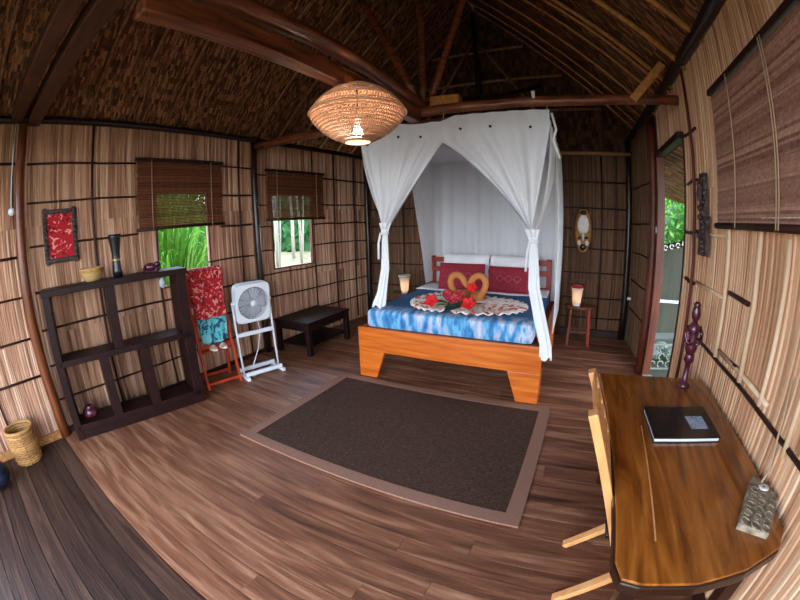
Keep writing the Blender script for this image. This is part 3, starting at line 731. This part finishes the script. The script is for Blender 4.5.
# ------------------------------------------------------------------ wall decorations
t = thing('oval_mask', 'long oval carved mask with white face hanging on the back wall', 'mask', (.085, YB-.05, 1.25), PI)
t.scale = (1.15, 1.1, 1.08)
mb = MB()
def mk(u, v):
    a, b = u*2-1, v; w = .115*math.sin(PI*min(1, max(0, .04+.92*b)))**.55; return (a*w, .055*(1-a*a)**.5*math.sin(PI*(.05+.9*b))**.5, .0+.58*b)
mb.grid(mk, 12, 20); mb.build('face', M['mask_tan'], t, solid=.012)
MB().grid(lambda u, v: ((u*2-1)*.075*math.sin(PI*(.1+.85*v))**.5, .062+.01*(1-(2*u-1)**2), .26+.24*v), 8, 8).build('white_brow', M['mask_white'], t, solid=.006)
for s in (-1, 1): MB().ball((s*.042, .062, .2), .026, .014, .02).build('eye', M['black'], t)
for s in (-1, 1): MB().ball((s*.05, .06, .13), .026, .012, .035).build('cheek_patch', M['mask_white'], t)
MB().ball((0, .07, .22), .016, .02, .06).build('nose', M['mask_white'], t)
MB().ball((0, .066, .075), .04, .018, .045).build('beard', M['black'], t)
MB().ball((0, .05, .535), .04, .02, .03).build('crest', M['black'], t)

t = thing('framed_textile', 'red patterned textile in a dark carved frame on the left wall', 'picture', (XL+.035, .775, 1.575), PI/2)
t.scale = (.93, 1, .93)
MB().box((0, .0, .25), (.27, .02, .46)).build('textile', M['batik_red'], t)
for (a, b) in (((-.16,.0,0),(-.16,.0,.5)), ((.16,0,0),(.16,0,.5)), ((-.16,0,.015),(.16,0,.015)), ((-.16,0,.485),(.16,0,.485))):
    mb = MB(); k = 10
    mb.beam(a, b, .05, .03, up=(0,1,0) if a[0] == b[0] else (0,0,1))
    for i in range(k+1): p = V(a).lerp(V(b), i/k); mb.ball((p.x, p.y-.012, p.z), .03, .016, .026, 8)
    mb.build('frame_side', M['carve'], t)
MB().tube([(-.0,0,.5),(0,.0,.62)], .003, 4).build('cord', M['cord'], t)

t = thing('wall_carving', 'narrow dark carved wooden panel hanging beside the big blind', 'carving', (XR-.045, 2.62, 1.5), PI/2)
mb = MB(); mb.box((0,0,.13), (.17,.03,.26)); mb.box((.03,0,.4), (.1,.03,.3))
for i in range(16): mb.ball((random.uniform(-.06,.06)+.01*(i > 8), .02, .03+i*.032), .03, .018, .022, 8)
mb.build('relief', M['carve'], t)
MB().ball((.02,.03,.42), .04, .02, .07, 10).build('figure_head', M['carve'], t)

t = thing('wall_light', 'small white bulb in a holder left of the curved post', 'light', (XL+.06, .3, 2.04))
MB().ball((.03,0,.02), .035).build('bulb', M['white_plastic'], t); MB().tube([(.03,0,.02),(-.04,0,.03)], .018, 8).build('holder', M['mask_tan'], t)
MB().tube([(-.03,0,.04),(-.03,.01,.3),(-.02,.03,.8)], .006, 5).build('cable', M['white_plastic'], t)
tag(MB().tube([(-.34,3.24,2.755),(-.34,3.225,2.82)], [.013,.02], 8).build('insulator_knob', M['white_plastic']), 'tiny white knob on the cross beam above the net', 'knob')

# ------------------------------------------------------------------ dark shelf unit by the left wall
ang = math.atan2(.975, .222)
sh = thing('shelf_unit', 'black-brown open shelf unit with dividers against the left wall', 'shelf', (-3.525, .475, 0), ang)
SL, SD, SH_ = 1.395, .29, 1.362          # local x along its length, +y towards the wall
t_ = .055
MB().box((SL/2, SD/2, SH_-t_/2), (SL+.02, SD+.02, t_)).build('top', M['black_wood'], sh, bevel=.004)
MB().box((SL/2, SD/2, .72), (SL-.06, SD, t_)).build('middle_shelf', M['black_wood'], sh, bevel=.004)
MB().box((SL/2, SD/2, .11), (SL-.06, SD, t_)).build('bottom_shelf', M['black_wood'], sh, bevel=.004)
MB().box((SL/2, .02, .045), (SL-.06, .03, .09)).build('plinth', M['black_wood'], sh, bevel=.004)
for x, tw in ((.035, .07), (SL-.05, .1)): MB().box((x, SD/2, (SH_-t_)/2), (tw, SD, SH_-t_)).build('side_panel', M['black_wood'], sh, bevel=.004)
MB().box((.64, SD/2, 1.04), (.09, SD, .58)).build('divider', M['black_wood'], sh, bevel=.003)
for x in (.47, .88): MB().box((x, SD/2, .415), (.09, SD, .555)).build('divider', M['black_wood'], sh, bevel=.003)
def on_shelf(x, y, z): p = Matrix.Rotation(ang, 3, 'Z') @ V((x, y, 0)); return (-3.525+p.x, .475+p.y, z)
t = thing('wooden_bowl', 'yellow-brown turned bowl with a dark band on the shelf top', 'bowl', on_shelf(.5, .16, SH_))
MB().lathe([(.0,0),(.065,0),(.085,.02),(.115,.08),(.12,.12),(.112,.12),(.105,.08),(.07,.02),(0,.015)], seg=28).build('body', M['bowl'], t)
MB().lathe([(.119,.085),(.123,.09),(.123,.1),(.119,.105)], seg=28).build('band', M['mask_tan'], t)
t = thing('black_vase', 'tall black hourglass vase with a gold ring on the shelf top', 'vase', on_shelf(.75, .15, SH_))
MB().lathe([(.0,0),(.052,0),(.05,.06),(.04,.15),(.042,.22),(.062,.36),(.068,.385),(.06,.385),(.055,.36),(.0,.34)], seg=24).build('body', M['black'], t)
MB().lathe([(.042,.145),(.047,.15),(.047,.162),(.042,.167)], seg=24).build('ring', M['gold'], t)
t = thing('carved_frog', 'small dark reddish carved animal at the right end of the shelf top', 'carving', on_shelf(1.08, .14, SH_), 1.0)
mb = MB(); mb.ball((0,0,.045), .075, .045, .04); mb.ball((.07,0,.065), .035, .03, .028)
for sx in (-1, 1):
    for sy in (-1, 1): mb.tube([(sx*.045, sy*.03, .05), (sx*.07, sy*.06, .03), (sx*.075, sy*.055, .004)], .012, 6)
fb = mb.build('body', M['carve_purple'], t)
for sy in (-1, 1): MB().ball((.085, sy*.018, .09), .01).build('eye', M['black'], fb)
t = thing('round_pot', 'small glossy black-purple pot on the bottom shelf', 'pot', on_shelf(.2, .13, .138))
MB().lathe([(.0,0),(.04,0),(.075,.035),(.08,.065),(.06,.1),(.035,.112),(.04,.12),(.03,.12),(0,.1)], seg=20).build('body', M['carve_purple'], t)
t = thing('glass_ornament', 'small grey ornament hanging under the shelf top near its right end', 'ornament', on_shelf(1.16, .05, SH_-.035-.13))
MB().lathe([(.0,0),(.03,.02),(.038,.06),(.02,.1),(.006,.125)], seg=12).build('body', M['fan_grille'], t)

# ------------------------------------------------------------------ red rack with towels
rk = thing('towel_rack', 'orange-red wooden rack between dark shelf and white fan', 'rack', (-3.5, 2.24, .0), math.radians(76))
w = .4
for y in (-.13, .13):
    for x in (-w/2, w/2): MB().beam((x, y*1.25, 0), (x*.96, y*(.4 if y > 0 else -.4)+(.0), 1.255 if y > 0 else .82) if y > 0 else (x, .03, .82), .03, .03, up=(0,1,0)).build('leg', M['redwood'], rk, bevel=.003)
for z, y in ((.06,-.15),(.45,-.06),(.7,.0)): MB().beam((-w/2, y, z), (w/2, y, z), .022, .03).build('rung', M['redwood'], rk)
for z, y in ((.06,.15),(.5,.11),(1.235,.055)): MB().beam((-w/2, y, z), (w/2, y, z), .022, .03).build('rung', M['redwood'], rk)
MB().box((0,.01,.4), (w-.04,.2,.018)).build('tray_shelf', M['redwood'], rk, bevel=.003)
ct = thing('hanging_sarong', 'red patterned batik cloth hanging over the top of the red rack', 'cloth', (-3.5, 2.24, .0), math.radians(76))
def dr(u, v):
    x = (u-.5)*.38+.006*math.sin(v*9)
    if v < .12: q = v/.12*PI; return (x, .055+.035*math.cos(q), 1.275+.03*math.sin(q)-.0)
    q = (v-.12)/.88; return (x*(1-.04*q), .02-.035-.02*math.sin(q*2), 1.275-.54*q+.012*math.sin(u*11)*q)
def dr2(u, v): x, y, z = dr(u, v); return (x, y+.012*math.sin(u*16)*v, z)
MB().grid(dr2, 24, 24).build('front_fall', M['batik_red'], ct, solid=.008)
MB().grid(lambda u, v: ((u-.5)*.38, .09+.006*math.sin(u*16), 1.275-.4*v), 24, 6).build('back_fall', M['batik_red'], ct, solid=.006)
tt = thing('teal_cloth', 'turquoise and blue cloth hung below the red batik on the rack', 'cloth', (-3.5, 2.24, .0), math.radians(76))
MB().grid(lambda u, v: ((u-.5)*.34*(1-.1*v), -.07-.02*math.sin(PI*v)+.014*math.sin(u*15), .74-.24*v-.02*math.sin(u*PI)*v), 24, 10).build('fall', M['batik_teal'], tt, solid=.012)
MB().grid(lambda u, v: ((u-.5)*.34, -.072+.085*v, .742+.012*math.sin(PI*v)), 24, 4).build('fold', M['batik_teal'], tt, solid=.01)
sl = thing('folded_slippers', 'pale patterned slippers lying on the tray of the red rack', 'slippers', (-3.44, 2.24, .41), math.radians(76))
for s in (-.06, .06):
    mb = MB(); mb.ball((s, -.03, .02), .045, .11, .018, 12); mb.grid(lambda u, v, s=s: (s-.045+.09*u, -.1+.07*v, .03+.035*math.sin(PI*u)), 8, 4); mb.build('slipper', M['sarong'], sl)

# ------------------------------------------------------------------ white box fan on its stand
fn = thing('box_fan', 'white square box fan on a tall white stand, by the window', 'fan', (-3.27, 2.7, 0), math.atan2(.57, .17))
FW = .43; R_ = Matrix.Rotation(math.radians(7), 3, 'X'); FC = V((0, .05, .85))
def fp(x, y, z): return FC + R_ @ V((x, y, z))
mb = MB(); n = 40; hw, hh = FW/2, .225
outer = []; 
for k in range(n):
    a = 2*PI*k/n; c, s = math.cos(a), math.sin(a); kk = (abs(c)**9+abs(s)**9)**(-1/9); outer.append((hw*c*kk, hh*s*kk))
vs = []
for (y, so, si) in ((-.06, 1, 1), (.06, 1, 1)):
    for x, z in outer: vs.append(fp(x, y, z))
    for k in range(n): a = 2*PI*k/n; vs.append(fp(.19*math.cos(a), y, .19*math.sin(a)))
fs = []
for k in range(n):
    j = (k+1) % n; fs += [(k, j, n+j, n+k), (2*n+n+k, 2*n+n+j, 2*n+j, 2*n+k), (k, 2*n+k, 2*n+j, j), (n+k, n+j, 3*n+j, 3*n+k)]
mb.add(vs, fs, .5); hs_ = mb.build('housing', M['white_plastic'], fn, bevel=.004)
mb = MB()
for q in range(2, 10):
    r = .19*q/9; mb.tube([fp(r*math.cos(2*PI*k/32), -.062, r*math.sin(2*PI*k/32)) for k in range(33)], .0022, 4, cap=False)
for k in range(24): a = 2*PI*k/24; mb.tube([fp(.03*math.cos(a), -.062, .03*math.sin(a)), fp(.192*math.cos(a), -.062, .192*math.sin(a))], .0022, 4)
mb.ball(fp(0,-.062,0), .035, .01, .035, 12); mb.build('grille', M['white_plastic'], hs_)
mb = MB()
for k in range(5):
    a0 = 2*PI*k/5
    mb.grid(lambda u, v, a0=a0: fp((.03+.145*v)*math.cos(a0+(u-.5)*.95), -.02+.035*(u-.5), (.03+.145*v)*math.sin(a0+(u-.5)*.95)), 6, 4)
mb.build('blades', M['fan_grille'], fn, solid=.003)
MB().lathe([(.186,0),(.186,.004)], (0,0,0), 32).build('rear_mesh', M['fan_back'], hs_)
o = COL.objects[-1]; o.location = fp(0,.045,0); o.rotation_euler = (PI/2+math.radians(7), 0, 0)
for s in (-1, 1):
    MB().tube([(s*(hw+.02), .06, .88), (s*(hw+.02), .03, .6), (s*(hw+.015), -.02, .035)], .013, 8).build('stand_leg', M['white_plastic'], fn)
    MB().tube([(s*(hw+.035), .05, .86), (s*(hw-.01), .05, .86)], .022, 10).build('pivot_knob', M['white_plastic'], fn)
    MB().beam((s*(hw+.015), -.16, .02), (s*(hw+.015), .16, .02), .04, .04).build('foot', M['white_plastic'], fn, bevel=.006)
for z, y in ((.5,.015),(.06,-.1),(.06,.1)): MB().beam((-hw-.02, y, z), (hw+.02, y, z), .035, .045).build('crossbar', M['white_plastic'], fn, bevel=.005)
MB().tube([(.06,.1,.7),(.08,.06,.5),(.0,.0,.3),(-.12,-.05,.12),(-.16,-.1,.02),(.1,.05,.006),(.3,.2,.006)], .006, 6).build('cable', M['white_plastic'], fn)

# ------------------------------------------------------------------ low dark table
bt = thing('low_table', 'low dark wooden table by the left wall below the far window', 'table', (-3.37, 3.84, 0))
bw_, bl_ = .62, .92
MB().box((0,0,.435), (bw_, bl_, .035)).build('top', M['bench'], bt, bevel=.005)
for s in (-1, 1):
    MB().box((s*(bw_/2-.03), 0, .375), (.025, bl_-.06, .09)).build('apron', M['bench'], bt)
    MB().box((0, s*(bl_/2-.03), .375), (bw_-.06, .025, .09)).build('apron', M['bench'], bt)
    for q in (-1, 1): MB().box((s*(bw_/2-.04), q*(bl_/2-.04), .21), (.065,.065,.42)).build('leg', M['bench'], bt, bevel=.004)
MB().box((0,0,.12), (bw_-.08, bl_-.08, .02)).build('lower_shelf', M['bench'], bt)

# ------------------------------------------------------------------ basket and bag at the far left
t = thing('wicker_basket', 'small tan wicker basket on the floor left of the curved post', 'basket', (-3.64, -.05, -.022))
mb = MB()
for k in range(14):
    z = .01+.021*k; r = .125+.012*math.sin(PI*k/13); mb.tube([(r*math.cos(2*PI*i/28)*(1+.03*(-1)**(i+k)), r*math.sin(2*PI*i/28)*(1+.03*(-1)**(i+k)), z) for i in range(29)], .0125, 5, cap=False)
mb.lathe([(0,.0),(.12,.0),(.12,.01),(0,.01)], seg=20); mb.build('body', M['basket'], t)
MB().tube([(.14*math.cos(2*PI*i/28), .14*math.sin(2*PI*i/28), .308) for i in range(29)], .016, 7, cap=False).build('rim', M['basket'], t)
t = thing('dark_bag', 'blue-black bag on the floor at the left edge beside the basket', 'bag', (-3.4, -.42, -.022))
mb = MB(); mb.ball((0,0,.1), .17, .15, .1, 18); mb.ball((.03,.04,.15), .11, .09, .07, 14); mb.build('body', M['navy'], t)
MB().tube([(-.1,.02,.17),(-.05,.04,.25),(.04,.05,.25),(.09,.04,.18)], .012, 6).build('strap', M['navy'], t)

# ------------------------------------------------------------------ desk, chair and things on it
dk = thing('writing_desk', 'varnished brown desk with dark edge along the right wall', 'desk', (.58, 1.5, 0))
poly = [(.205,2.28),(.215,2.1),(.235,1.8),(.25,1.4),(.257,1.0),(.258,.8),(.28,.735),(.34,.722),(.52,.735),(.7,.79),(.86,.88),(.91,.96),(.92,1.2),(.92,1.9),(.92,2.32),(.6,2.31)]
poly = [(x-.58, y-1.5) for x, y in poly]
dt = MB().prism(poly, .738, .75, r=.5).build('top', M['desk'], dk, bevel=.003)
MB().prism([(x*1.012, y*1.006) for x, y in poly], .69, .7375, r=.5).build('top_edge', M['desk_dark'], dk, bevel=.008)
MB().beam((-.19,-.6,.7507), (-.175,.15,.7507), .006, .0015).build('seam', M['chairwood'], dt)
for x, y in ((-.22,.66),(.26,.66),(.27,-.5),(-.2,-.6)): MB().beam((x, y, 0), (x, y, .7), .06, .06, up=(0,1,0)).build('leg', M['desk_dark'], dk, bevel=.005)
MB().box((.02, .66, .64), (.46,.03,.1)).build('apron', M['desk_dark'], dk); MB().box((.28, .08, .64), (.03,1.1,.1)).build('apron', M['desk_dark'], dk)
def solidpoly(c4, z, h, name, m, par, loc):
    return MB().prism([(x-loc[0], y-loc[1]) for x, y in c4], z, z+h, r=.5).build(name, m, par, bevel=.002)
nb = thing('black_folder', 'black covered notebook with white pages lying on the desk', 'notebook', (.62, 1.66, .75))
c4 = [(.445,1.5),(.795,1.545),(.79,1.86),(.43,1.81)]
solidpoly([(.45,1.508),(.79,1.552),(.785,1.85),(.436,1.802)], .004, .018, 'pages', M['paper'], nb, (.62,1.66))
solidpoly(c4, .022, .005, 'cover', M['black'], nb, (.62,1.66)); cv = bpy.data.objects['cover']; solidpoly(c4, 0, .004, 'back_cover', M['black'], nb, (.62,1.66))
solidpoly([(.655,1.61),(.75,1.62),(.745,1.745),(.645,1.735)], .027, .0008, 'sticker', M['label'], cv, (.62,1.66))
st = thing('carved_statue', 'slender purple-brown carved figure standing on the far end of the desk', 'statue', (.75, 2.18, .75))
MB().lathe([(0,0),(.04,0),(.042,.015),(.022,.03),(.017,.12),(.02,.15),(.034,.17),(.03,.2),(.024,.22)], seg=14).build('pedestal', M['carve_purple'], st)
MB().lathe([(.022,.2),(.036,.23),(.04,.26),(.027,.3),(.036,.34),(.04,.37),(.018,.395),(.014,.405)], seg=14).build('body', M['carve_purple'], st)
MB().lathe([(.012,.4),(.026,.42),(.03,.445),(.026,.47),(.02,.49),(.026,.5),(.012,.515),(0,.52)], seg=14).build('head', M['carve_purple'], st)
for s in (-1, 1): MB().tube([(s*.036,0,.375),(s*.055,-.005,.33),(s*.045,-.03,.285),(s*.01,-.042,.275)], .011, 7).build('arm', M['carve_purple'], st)
kt = thing('carved_board', 'carved grey wooden tag lying on the near right corner of the desk', 'carving', (.83, 1.08, .7505))
c4 = [(.70,.97),(.812,.915),(.925,1.1),(.915,1.2),(.86,1.255),(.82,1.2)]
MB().prism([(x-.83, y-1.08) for x, y in c4], .0, .028, r=.4).build('board', M['carve_grey'], kt, bevel=.004)
mb = MB()
for i in range(5):
    for j in range(3):
        u, v = (i+.5)/5, (j+.5)/3; x = lerp(lerp(.70,.812,v), lerp(.835,.91,v), u); y = lerp(lerp(.97,.915,v), lerp(1.2,1.08,v), u)
        mb.tube([(x-.83+.016*math.cos(k*PI/4), y-1.08+.02*math.sin(k*PI/4), .029) for k in range(7)], .0035, 4)
mb.build('relief', M['carve_grey'], kt)
MB().lathe([(.012,.028),(.025,.029),(.025,.032),(.012,.033)], (.05,.09,0), 16).build('white_eye', M['mask_white'], kt)
MB().ball((.05,.09,.03), .009, .009, .004).build('pupil', M['black'], kt)
MB().tube([(.05,.12,.03),(.085,.15,.06),(.09,.19,.2),(.09,.22,.42)], .005, 5).build('cord', M['cord'], kt)

# folding chair pushed against the desk (two crossing frames)
ch = thing('folding_chair', 'light orange wooden folding chair with crossed legs, tucked against the desk', 'chair', (.312, 1.35, 0))
for y in (-.19, .19):
    MB().beam((-.205, y, 1.05), (.2, y, .0), .035, .05, up=(0,1,0)).build('back_leg', M['chairwood'], ch, bevel=.004)
    yy = y*.86
    MB().beam((-.143, y, .0), (.3, yy, .43), .03, .045, up=(0,1,0)).build('seat_leg', M['pole'] if False else M['chairwood'], ch, bevel=.004)
for k in range(5):
    z = 1.03-.07*k; x = -.205+.405*(1.05-z)/1.05; MB().beam((x+.005, -.18, z), (x+.005, .18, z), .012, .05).build('back_slat', M['chairwood'], ch, bevel=.003)
for k in range(5):
    q = .58+.09*k; MB().beam((-.143+.443*q, -.15, .43*q+.035), (-.143+.443*q, .15, .43*q+.035), .05, .016).build('seat_slat', M['chairwood'], ch, bevel=.003)
MB().tube([(-.02,-.2,.5),(-.02,.2,.5)], .012, 8).build('rod', M['eyelet'], ch)

# ------------------------------------------------------------------ outside
gr = MB(); gr.box((0, 5, -.7), (90, 90, .1)); struct(gr.build('ground', M['ground']))
def blades(name, label, c, n, h, w, m, spread, cat='plant', zc=-.65, group=None):
    t = thing(name, label, cat, (c[0], c[1], zc), 0, group); mb = MB()
    for k in range(n):
        a = random.uniform(0, 2*PI); r0 = random.uniform(0, .35)*spread; H = h*random.uniform(.6, 1.1); out = spread*random.uniform(.3, 1.1)
        bx, by = r0*math.cos(a*1.7), r0*math.sin(a*1.7); hb = H*random.uniform(0,.45)
        vs = []; K = 7
        for i in range(K+1):
            q = i/K; rr = out*q**1.3; z = hb+(H-hb)*(q*1.5-.75*q*q*1.2); ww = w*(1-q)**.6*(.6+.4*min(1, q*4))
            x, y = bx+rr*math.cos(a), by+rr*math.sin(a)
            vs += [(x-ww*math.sin(a), y+ww*math.cos(a), z), (x, y, z-ww*.4), (x+ww*math.sin(a), y-ww*math.cos(a), z)]
        mb.add(vs, [q for i in range(K) for q in ((3*i,3*i+1,3*i+4,3*i+3), (3*i+1,3*i+2,3*i+5,3*i+4))], random.random(), True)
    mb.build('leaves', m, t)
    MB().tube([(0,0,0),(0.02,0,h*.5)], .05, 8).build('stem', M['bark'], t)
    return t
blades('pandanus_plant', 'bright green long-leaved plant right outside the left window', (-5.35, 2.8), 380, 3.9, .022, M['leaf'], .75)
blades('pandanus_plant', 'second bright green plant further out behind the left window', (-6.9, 4.0), 300, 4.2, .04, M['leaf'], .95)
def tree(label, c, h, r, crown, name='garden_tree', m='leaf2', nl=500):
    t = thing(name, label, 'tree', (c[0], c[1], -.65), 0, 'trees outside the hut')
    lean = random.uniform(-.4, .4)
    MB().tube([(0,0,0),(lean*.3,.1,h*.4),(lean,0,h)], [r, r*.85, r*.6], 8).build('trunk', M['bark'], t)
    mb = MB()
    for k in range(nl):
        p = V((random.gauss(0,1), random.gauss(0,1), random.gauss(0,.7))); p = p.normalized()*random.uniform(.4,1)*crown; p.z = p.z*.6+h
        a, b, s = random.uniform(0, 6.28), random.uniform(-.8,.8), random.uniform(.12,.26); p.x += lean
        d1 = V((math.cos(a)*math.cos(b), math.sin(a)*math.cos(b), math.sin(b)))*s; d2 = V((-math.sin(a), math.cos(a), 0))*s*.4
        mb.add([p-d1, p+d2, p+d1, p-d2], [(0,1,2,3)])
    mb.build('crown', M[m], t); return t
k = 0
for c, h, r in (((-10.6,10.2),6,.06),((-10.0,10.9),5.5,.045),((-12.4,13.6),6,.08),((-15.2,14.6),6.5,.09),((-12.0,11.6),5,.04),((-15.5,18.0),7,.13),((-19.5,20.5),7,.14),((-9.8,11.8),6,.05)):
    k += 1
    lab = ['pale slim trunk, nearest left of those outside the far left window','slender pale trunk in the middle of the far left window','thick pale trunk outside the far left window, right side','pale tree standing further back outside the far left window','thinnest pale tree outside the far left window','broad pale tree deep in the garden beyond the far left window','distant pale tree at the back of the garden','slim pale tree at the right edge of the far left window'][k-1]
    tree(lab, c, h, r, .55, nl=90)
def bush(label, c, rx, ry, rz, n, s0, m='leaf2', z0=-.65):
    t = thing('green_bush', label, 'bush', (c[0], c[1], z0)); mb = MB()
    mb.ball((0,0,0), rx*.8, ry*.8, rz*.8, 20, r=0.)
    for k in range(n):
        p = V((random.gauss(0,1), random.gauss(0,1), random.gauss(0,1))).normalized()*random.uniform(.75,1); p = V((p.x*rx, p.y*ry, abs(p.z)*rz+.05))
        a, b, s = random.uniform(0,6.28), random.uniform(-1,1), s0*random.uniform(.6,1.3)
        d1 = V((math.cos(a)*math.cos(b), math.sin(a)*math.cos(b), math.sin(b)))*s; d2 = V((-math.sin(a), math.cos(a), .2))*s*.45
        mb.add([p-d1, p+d2, p+d1, p-d2], [(0,1,2,3)])
    mb.build('foliage', M[m], t); return t
bush('dark green thicket closing the view beyond the far left window', (-29,31), 13, 5, 11, 4200, .55, 'leafdark')
bush('green thicket closing the view beyond the left window', (-12,5.5), 3, 4, 5, 1800, .25, 'leafdark')
bush('bright green bush seen through the doorway', (2.7,9.2), 1.3, 1.3, 3.9, 2600, .1, 'leaf')
bush('green shrub further behind the bush outside the doorway', (4.6,13), 3, 2.5, 6, 2000, .2, 'leaf2')
# veranda outside the door: boards, rail, stones and lattice
tag(MB().box((2.0, 5.2, -.12), (2.0, 4.6, .06)).build('veranda_deck', M['screen']), 'grey deck boards outside the doorway', 'deck')
t = thing('garden_screen', 'grey-green board screen with pale carved rim seen through the doorway', 'screen', (1.55, 6.2, -.1), math.radians(15))
MB().prism([(-.75,-.015),(.75,-.015),(.75,.015),(-.75,.015)], .1, 1.5).build('boards', M['screen'], t)
MB().tube([(-.75+1.5*i/12, -.02, 1.42+.3*(i/12)**2) for i in range(13)], .05, 8).build('dark_rim', M['black'], t)
mb = MB()
for i in range(12): mb.tube([(-.7+1.4*(i/12)+.035*math.cos(k*PI/4), -.07, 1.42+.3*(i/12)**2+.035*math.sin(k*PI/4)) for k in range(8)], .009, 5)
mb.build('loops', M['mask_white'], t)
t = thing('veranda_rail', 'white rail crossing the doorway view at knee height', 'rail', (1.5, 5.6, -.09))
MB().beam((-.7,0,.72), (.7,0,.72), .05, .035).build('bar', M['white_plastic'], t)
for x in (-.65,.65): MB().beam((x,0,0), (x,0,.7), .05, .05, up=(0,1,0)).build('upright', M['screen'], t)
for i, (x, y, r) in enumerate(((1.2,5.1,.13),(1.46,5.12,.12),(1.7,5.12,.11),(1.36,5.36,.13))):
    tag(MB().ball((x, y, -.09+r*.72), r, r*.9, r*.72, 10).build('garden_stone', M['stone']), ['pale rounded stone outside the doorway, leftmost','pale rounded stone outside the doorway, middle front','pale rounded stone outside the doorway, rightmost','pale rounded stone outside the doorway, hindmost of the pile'][i], 'stone', 'stones outside the doorway')
t = thing('lattice_panel', 'grey-green curly lattice panel low outside the doorway', 'panel', (1.35, 4.75, -.09), math.radians(10))
mb = MB()
for i in range(7):
    for j in range(3): mb.tube([(-.36+.12*i+.045*math.cos(k*PI/5), 0, .07+.1*j+.04*math.sin(k*PI/5)) for k in range(8)], .012, 5)
mb.beam((-.42,0,.01), (.42,0,.01), .03, .02); mb.beam((-.42,0,.33), (.42,0,.33), .03, .02); mb.build('scrolls', M['lattice'], t)

# ------------------------------------------------------------------ light
w = bpy.data.worlds.new('sky'); S.world = w; w.use_nodes = True; N = w.node_tree.nodes; L = w.node_tree.links
bg = N['Background']; tc = N.new('ShaderNodeTexCoord'); sp = N.new('ShaderNodeSeparateXYZ'); L.new(tc.outputs['Generated'], sp.inputs[0])
rp = N.new('ShaderNodeValToRGB'); e = rp.color_ramp.elements
e[0].position = .0; e[0].color = (.75,.82,.85,1); e[1].position = .6; e[1].color = (.55,.72,1,1)
L.new(sp.outputs['Z'], rp.inputs[0]); L.new(rp.outputs[0], bg.inputs[0]); bg.inputs[1].default_value = 7.0
def portal(loc, rot, sx, sy):
    l = bpy.data.lights.new('portal', 'AREA'); l.shape = 'RECTANGLE'; l.size = sx; l.size_y = sy; l.cycles.is_portal = True
    o = bpy.data.objects.new('portal', l); COL.objects.link(o); o.location = loc; o.rotation_euler = rot
portal((-1.45, YF-.05, 1.27), (PI/2, 0, 0), 4.1, 2.55)
bl = bpy.data.lights.new('pendant_light', 'POINT'); bl.energy = 5; bl.color = (1,.9,.76); bl.shadow_soft_size = .05
bo = bpy.data.objects.new('pendant_light', bl); COL.objects.link(bo); bo.location = (-1.33, 2.03, 2.32)

# ------------------------------------------------------------------ camera (wide fisheye lens)
cam = bpy.data.cameras.new('camera'); co = bpy.data.objects.new('camera', cam); COL.objects.link(co); S.camera = co
cam.type = 'PANO'; cam.panorama_type = 'FISHEYE_LENS_POLYNOMIAL'; cam.sensor_width = 36; cam.sensor_fit = 'HORIZONTAL'; cam.fisheye_fov = PI
cam.fisheye_polynomial_k0 = 0
cam.fisheye_polynomial_k1, cam.fisheye_polynomial_k2, cam.fisheye_polynomial_k3, cam.fisheye_polynomial_k4 = -0.059909737506502726, 4.353621945995774e-05, -2.5122523622500275e-06, 1.8105376655819222e-07
MM = [[0.8899769129357065,-0.07204507588354456,0.45027835999786225,0],[0.4553590978299675,0.19297100372932213,-0.8691434195477614,0],[-0.024273163471378645,0.9785559252084841,0.20454611894254918,1.65],[0,0,0,1]]
co.matrix_world = Matrix(MM)
S.view_settings.view_transform = 'Standard'; S.view_settings.look = 'None'; S.view_settings.gamma = 1; S.view_settings.exposure = .84
S.cycles.max_bounces = 8; S.cycles.transparent_max_bounces = 16; S.cycles.use_denoising = True
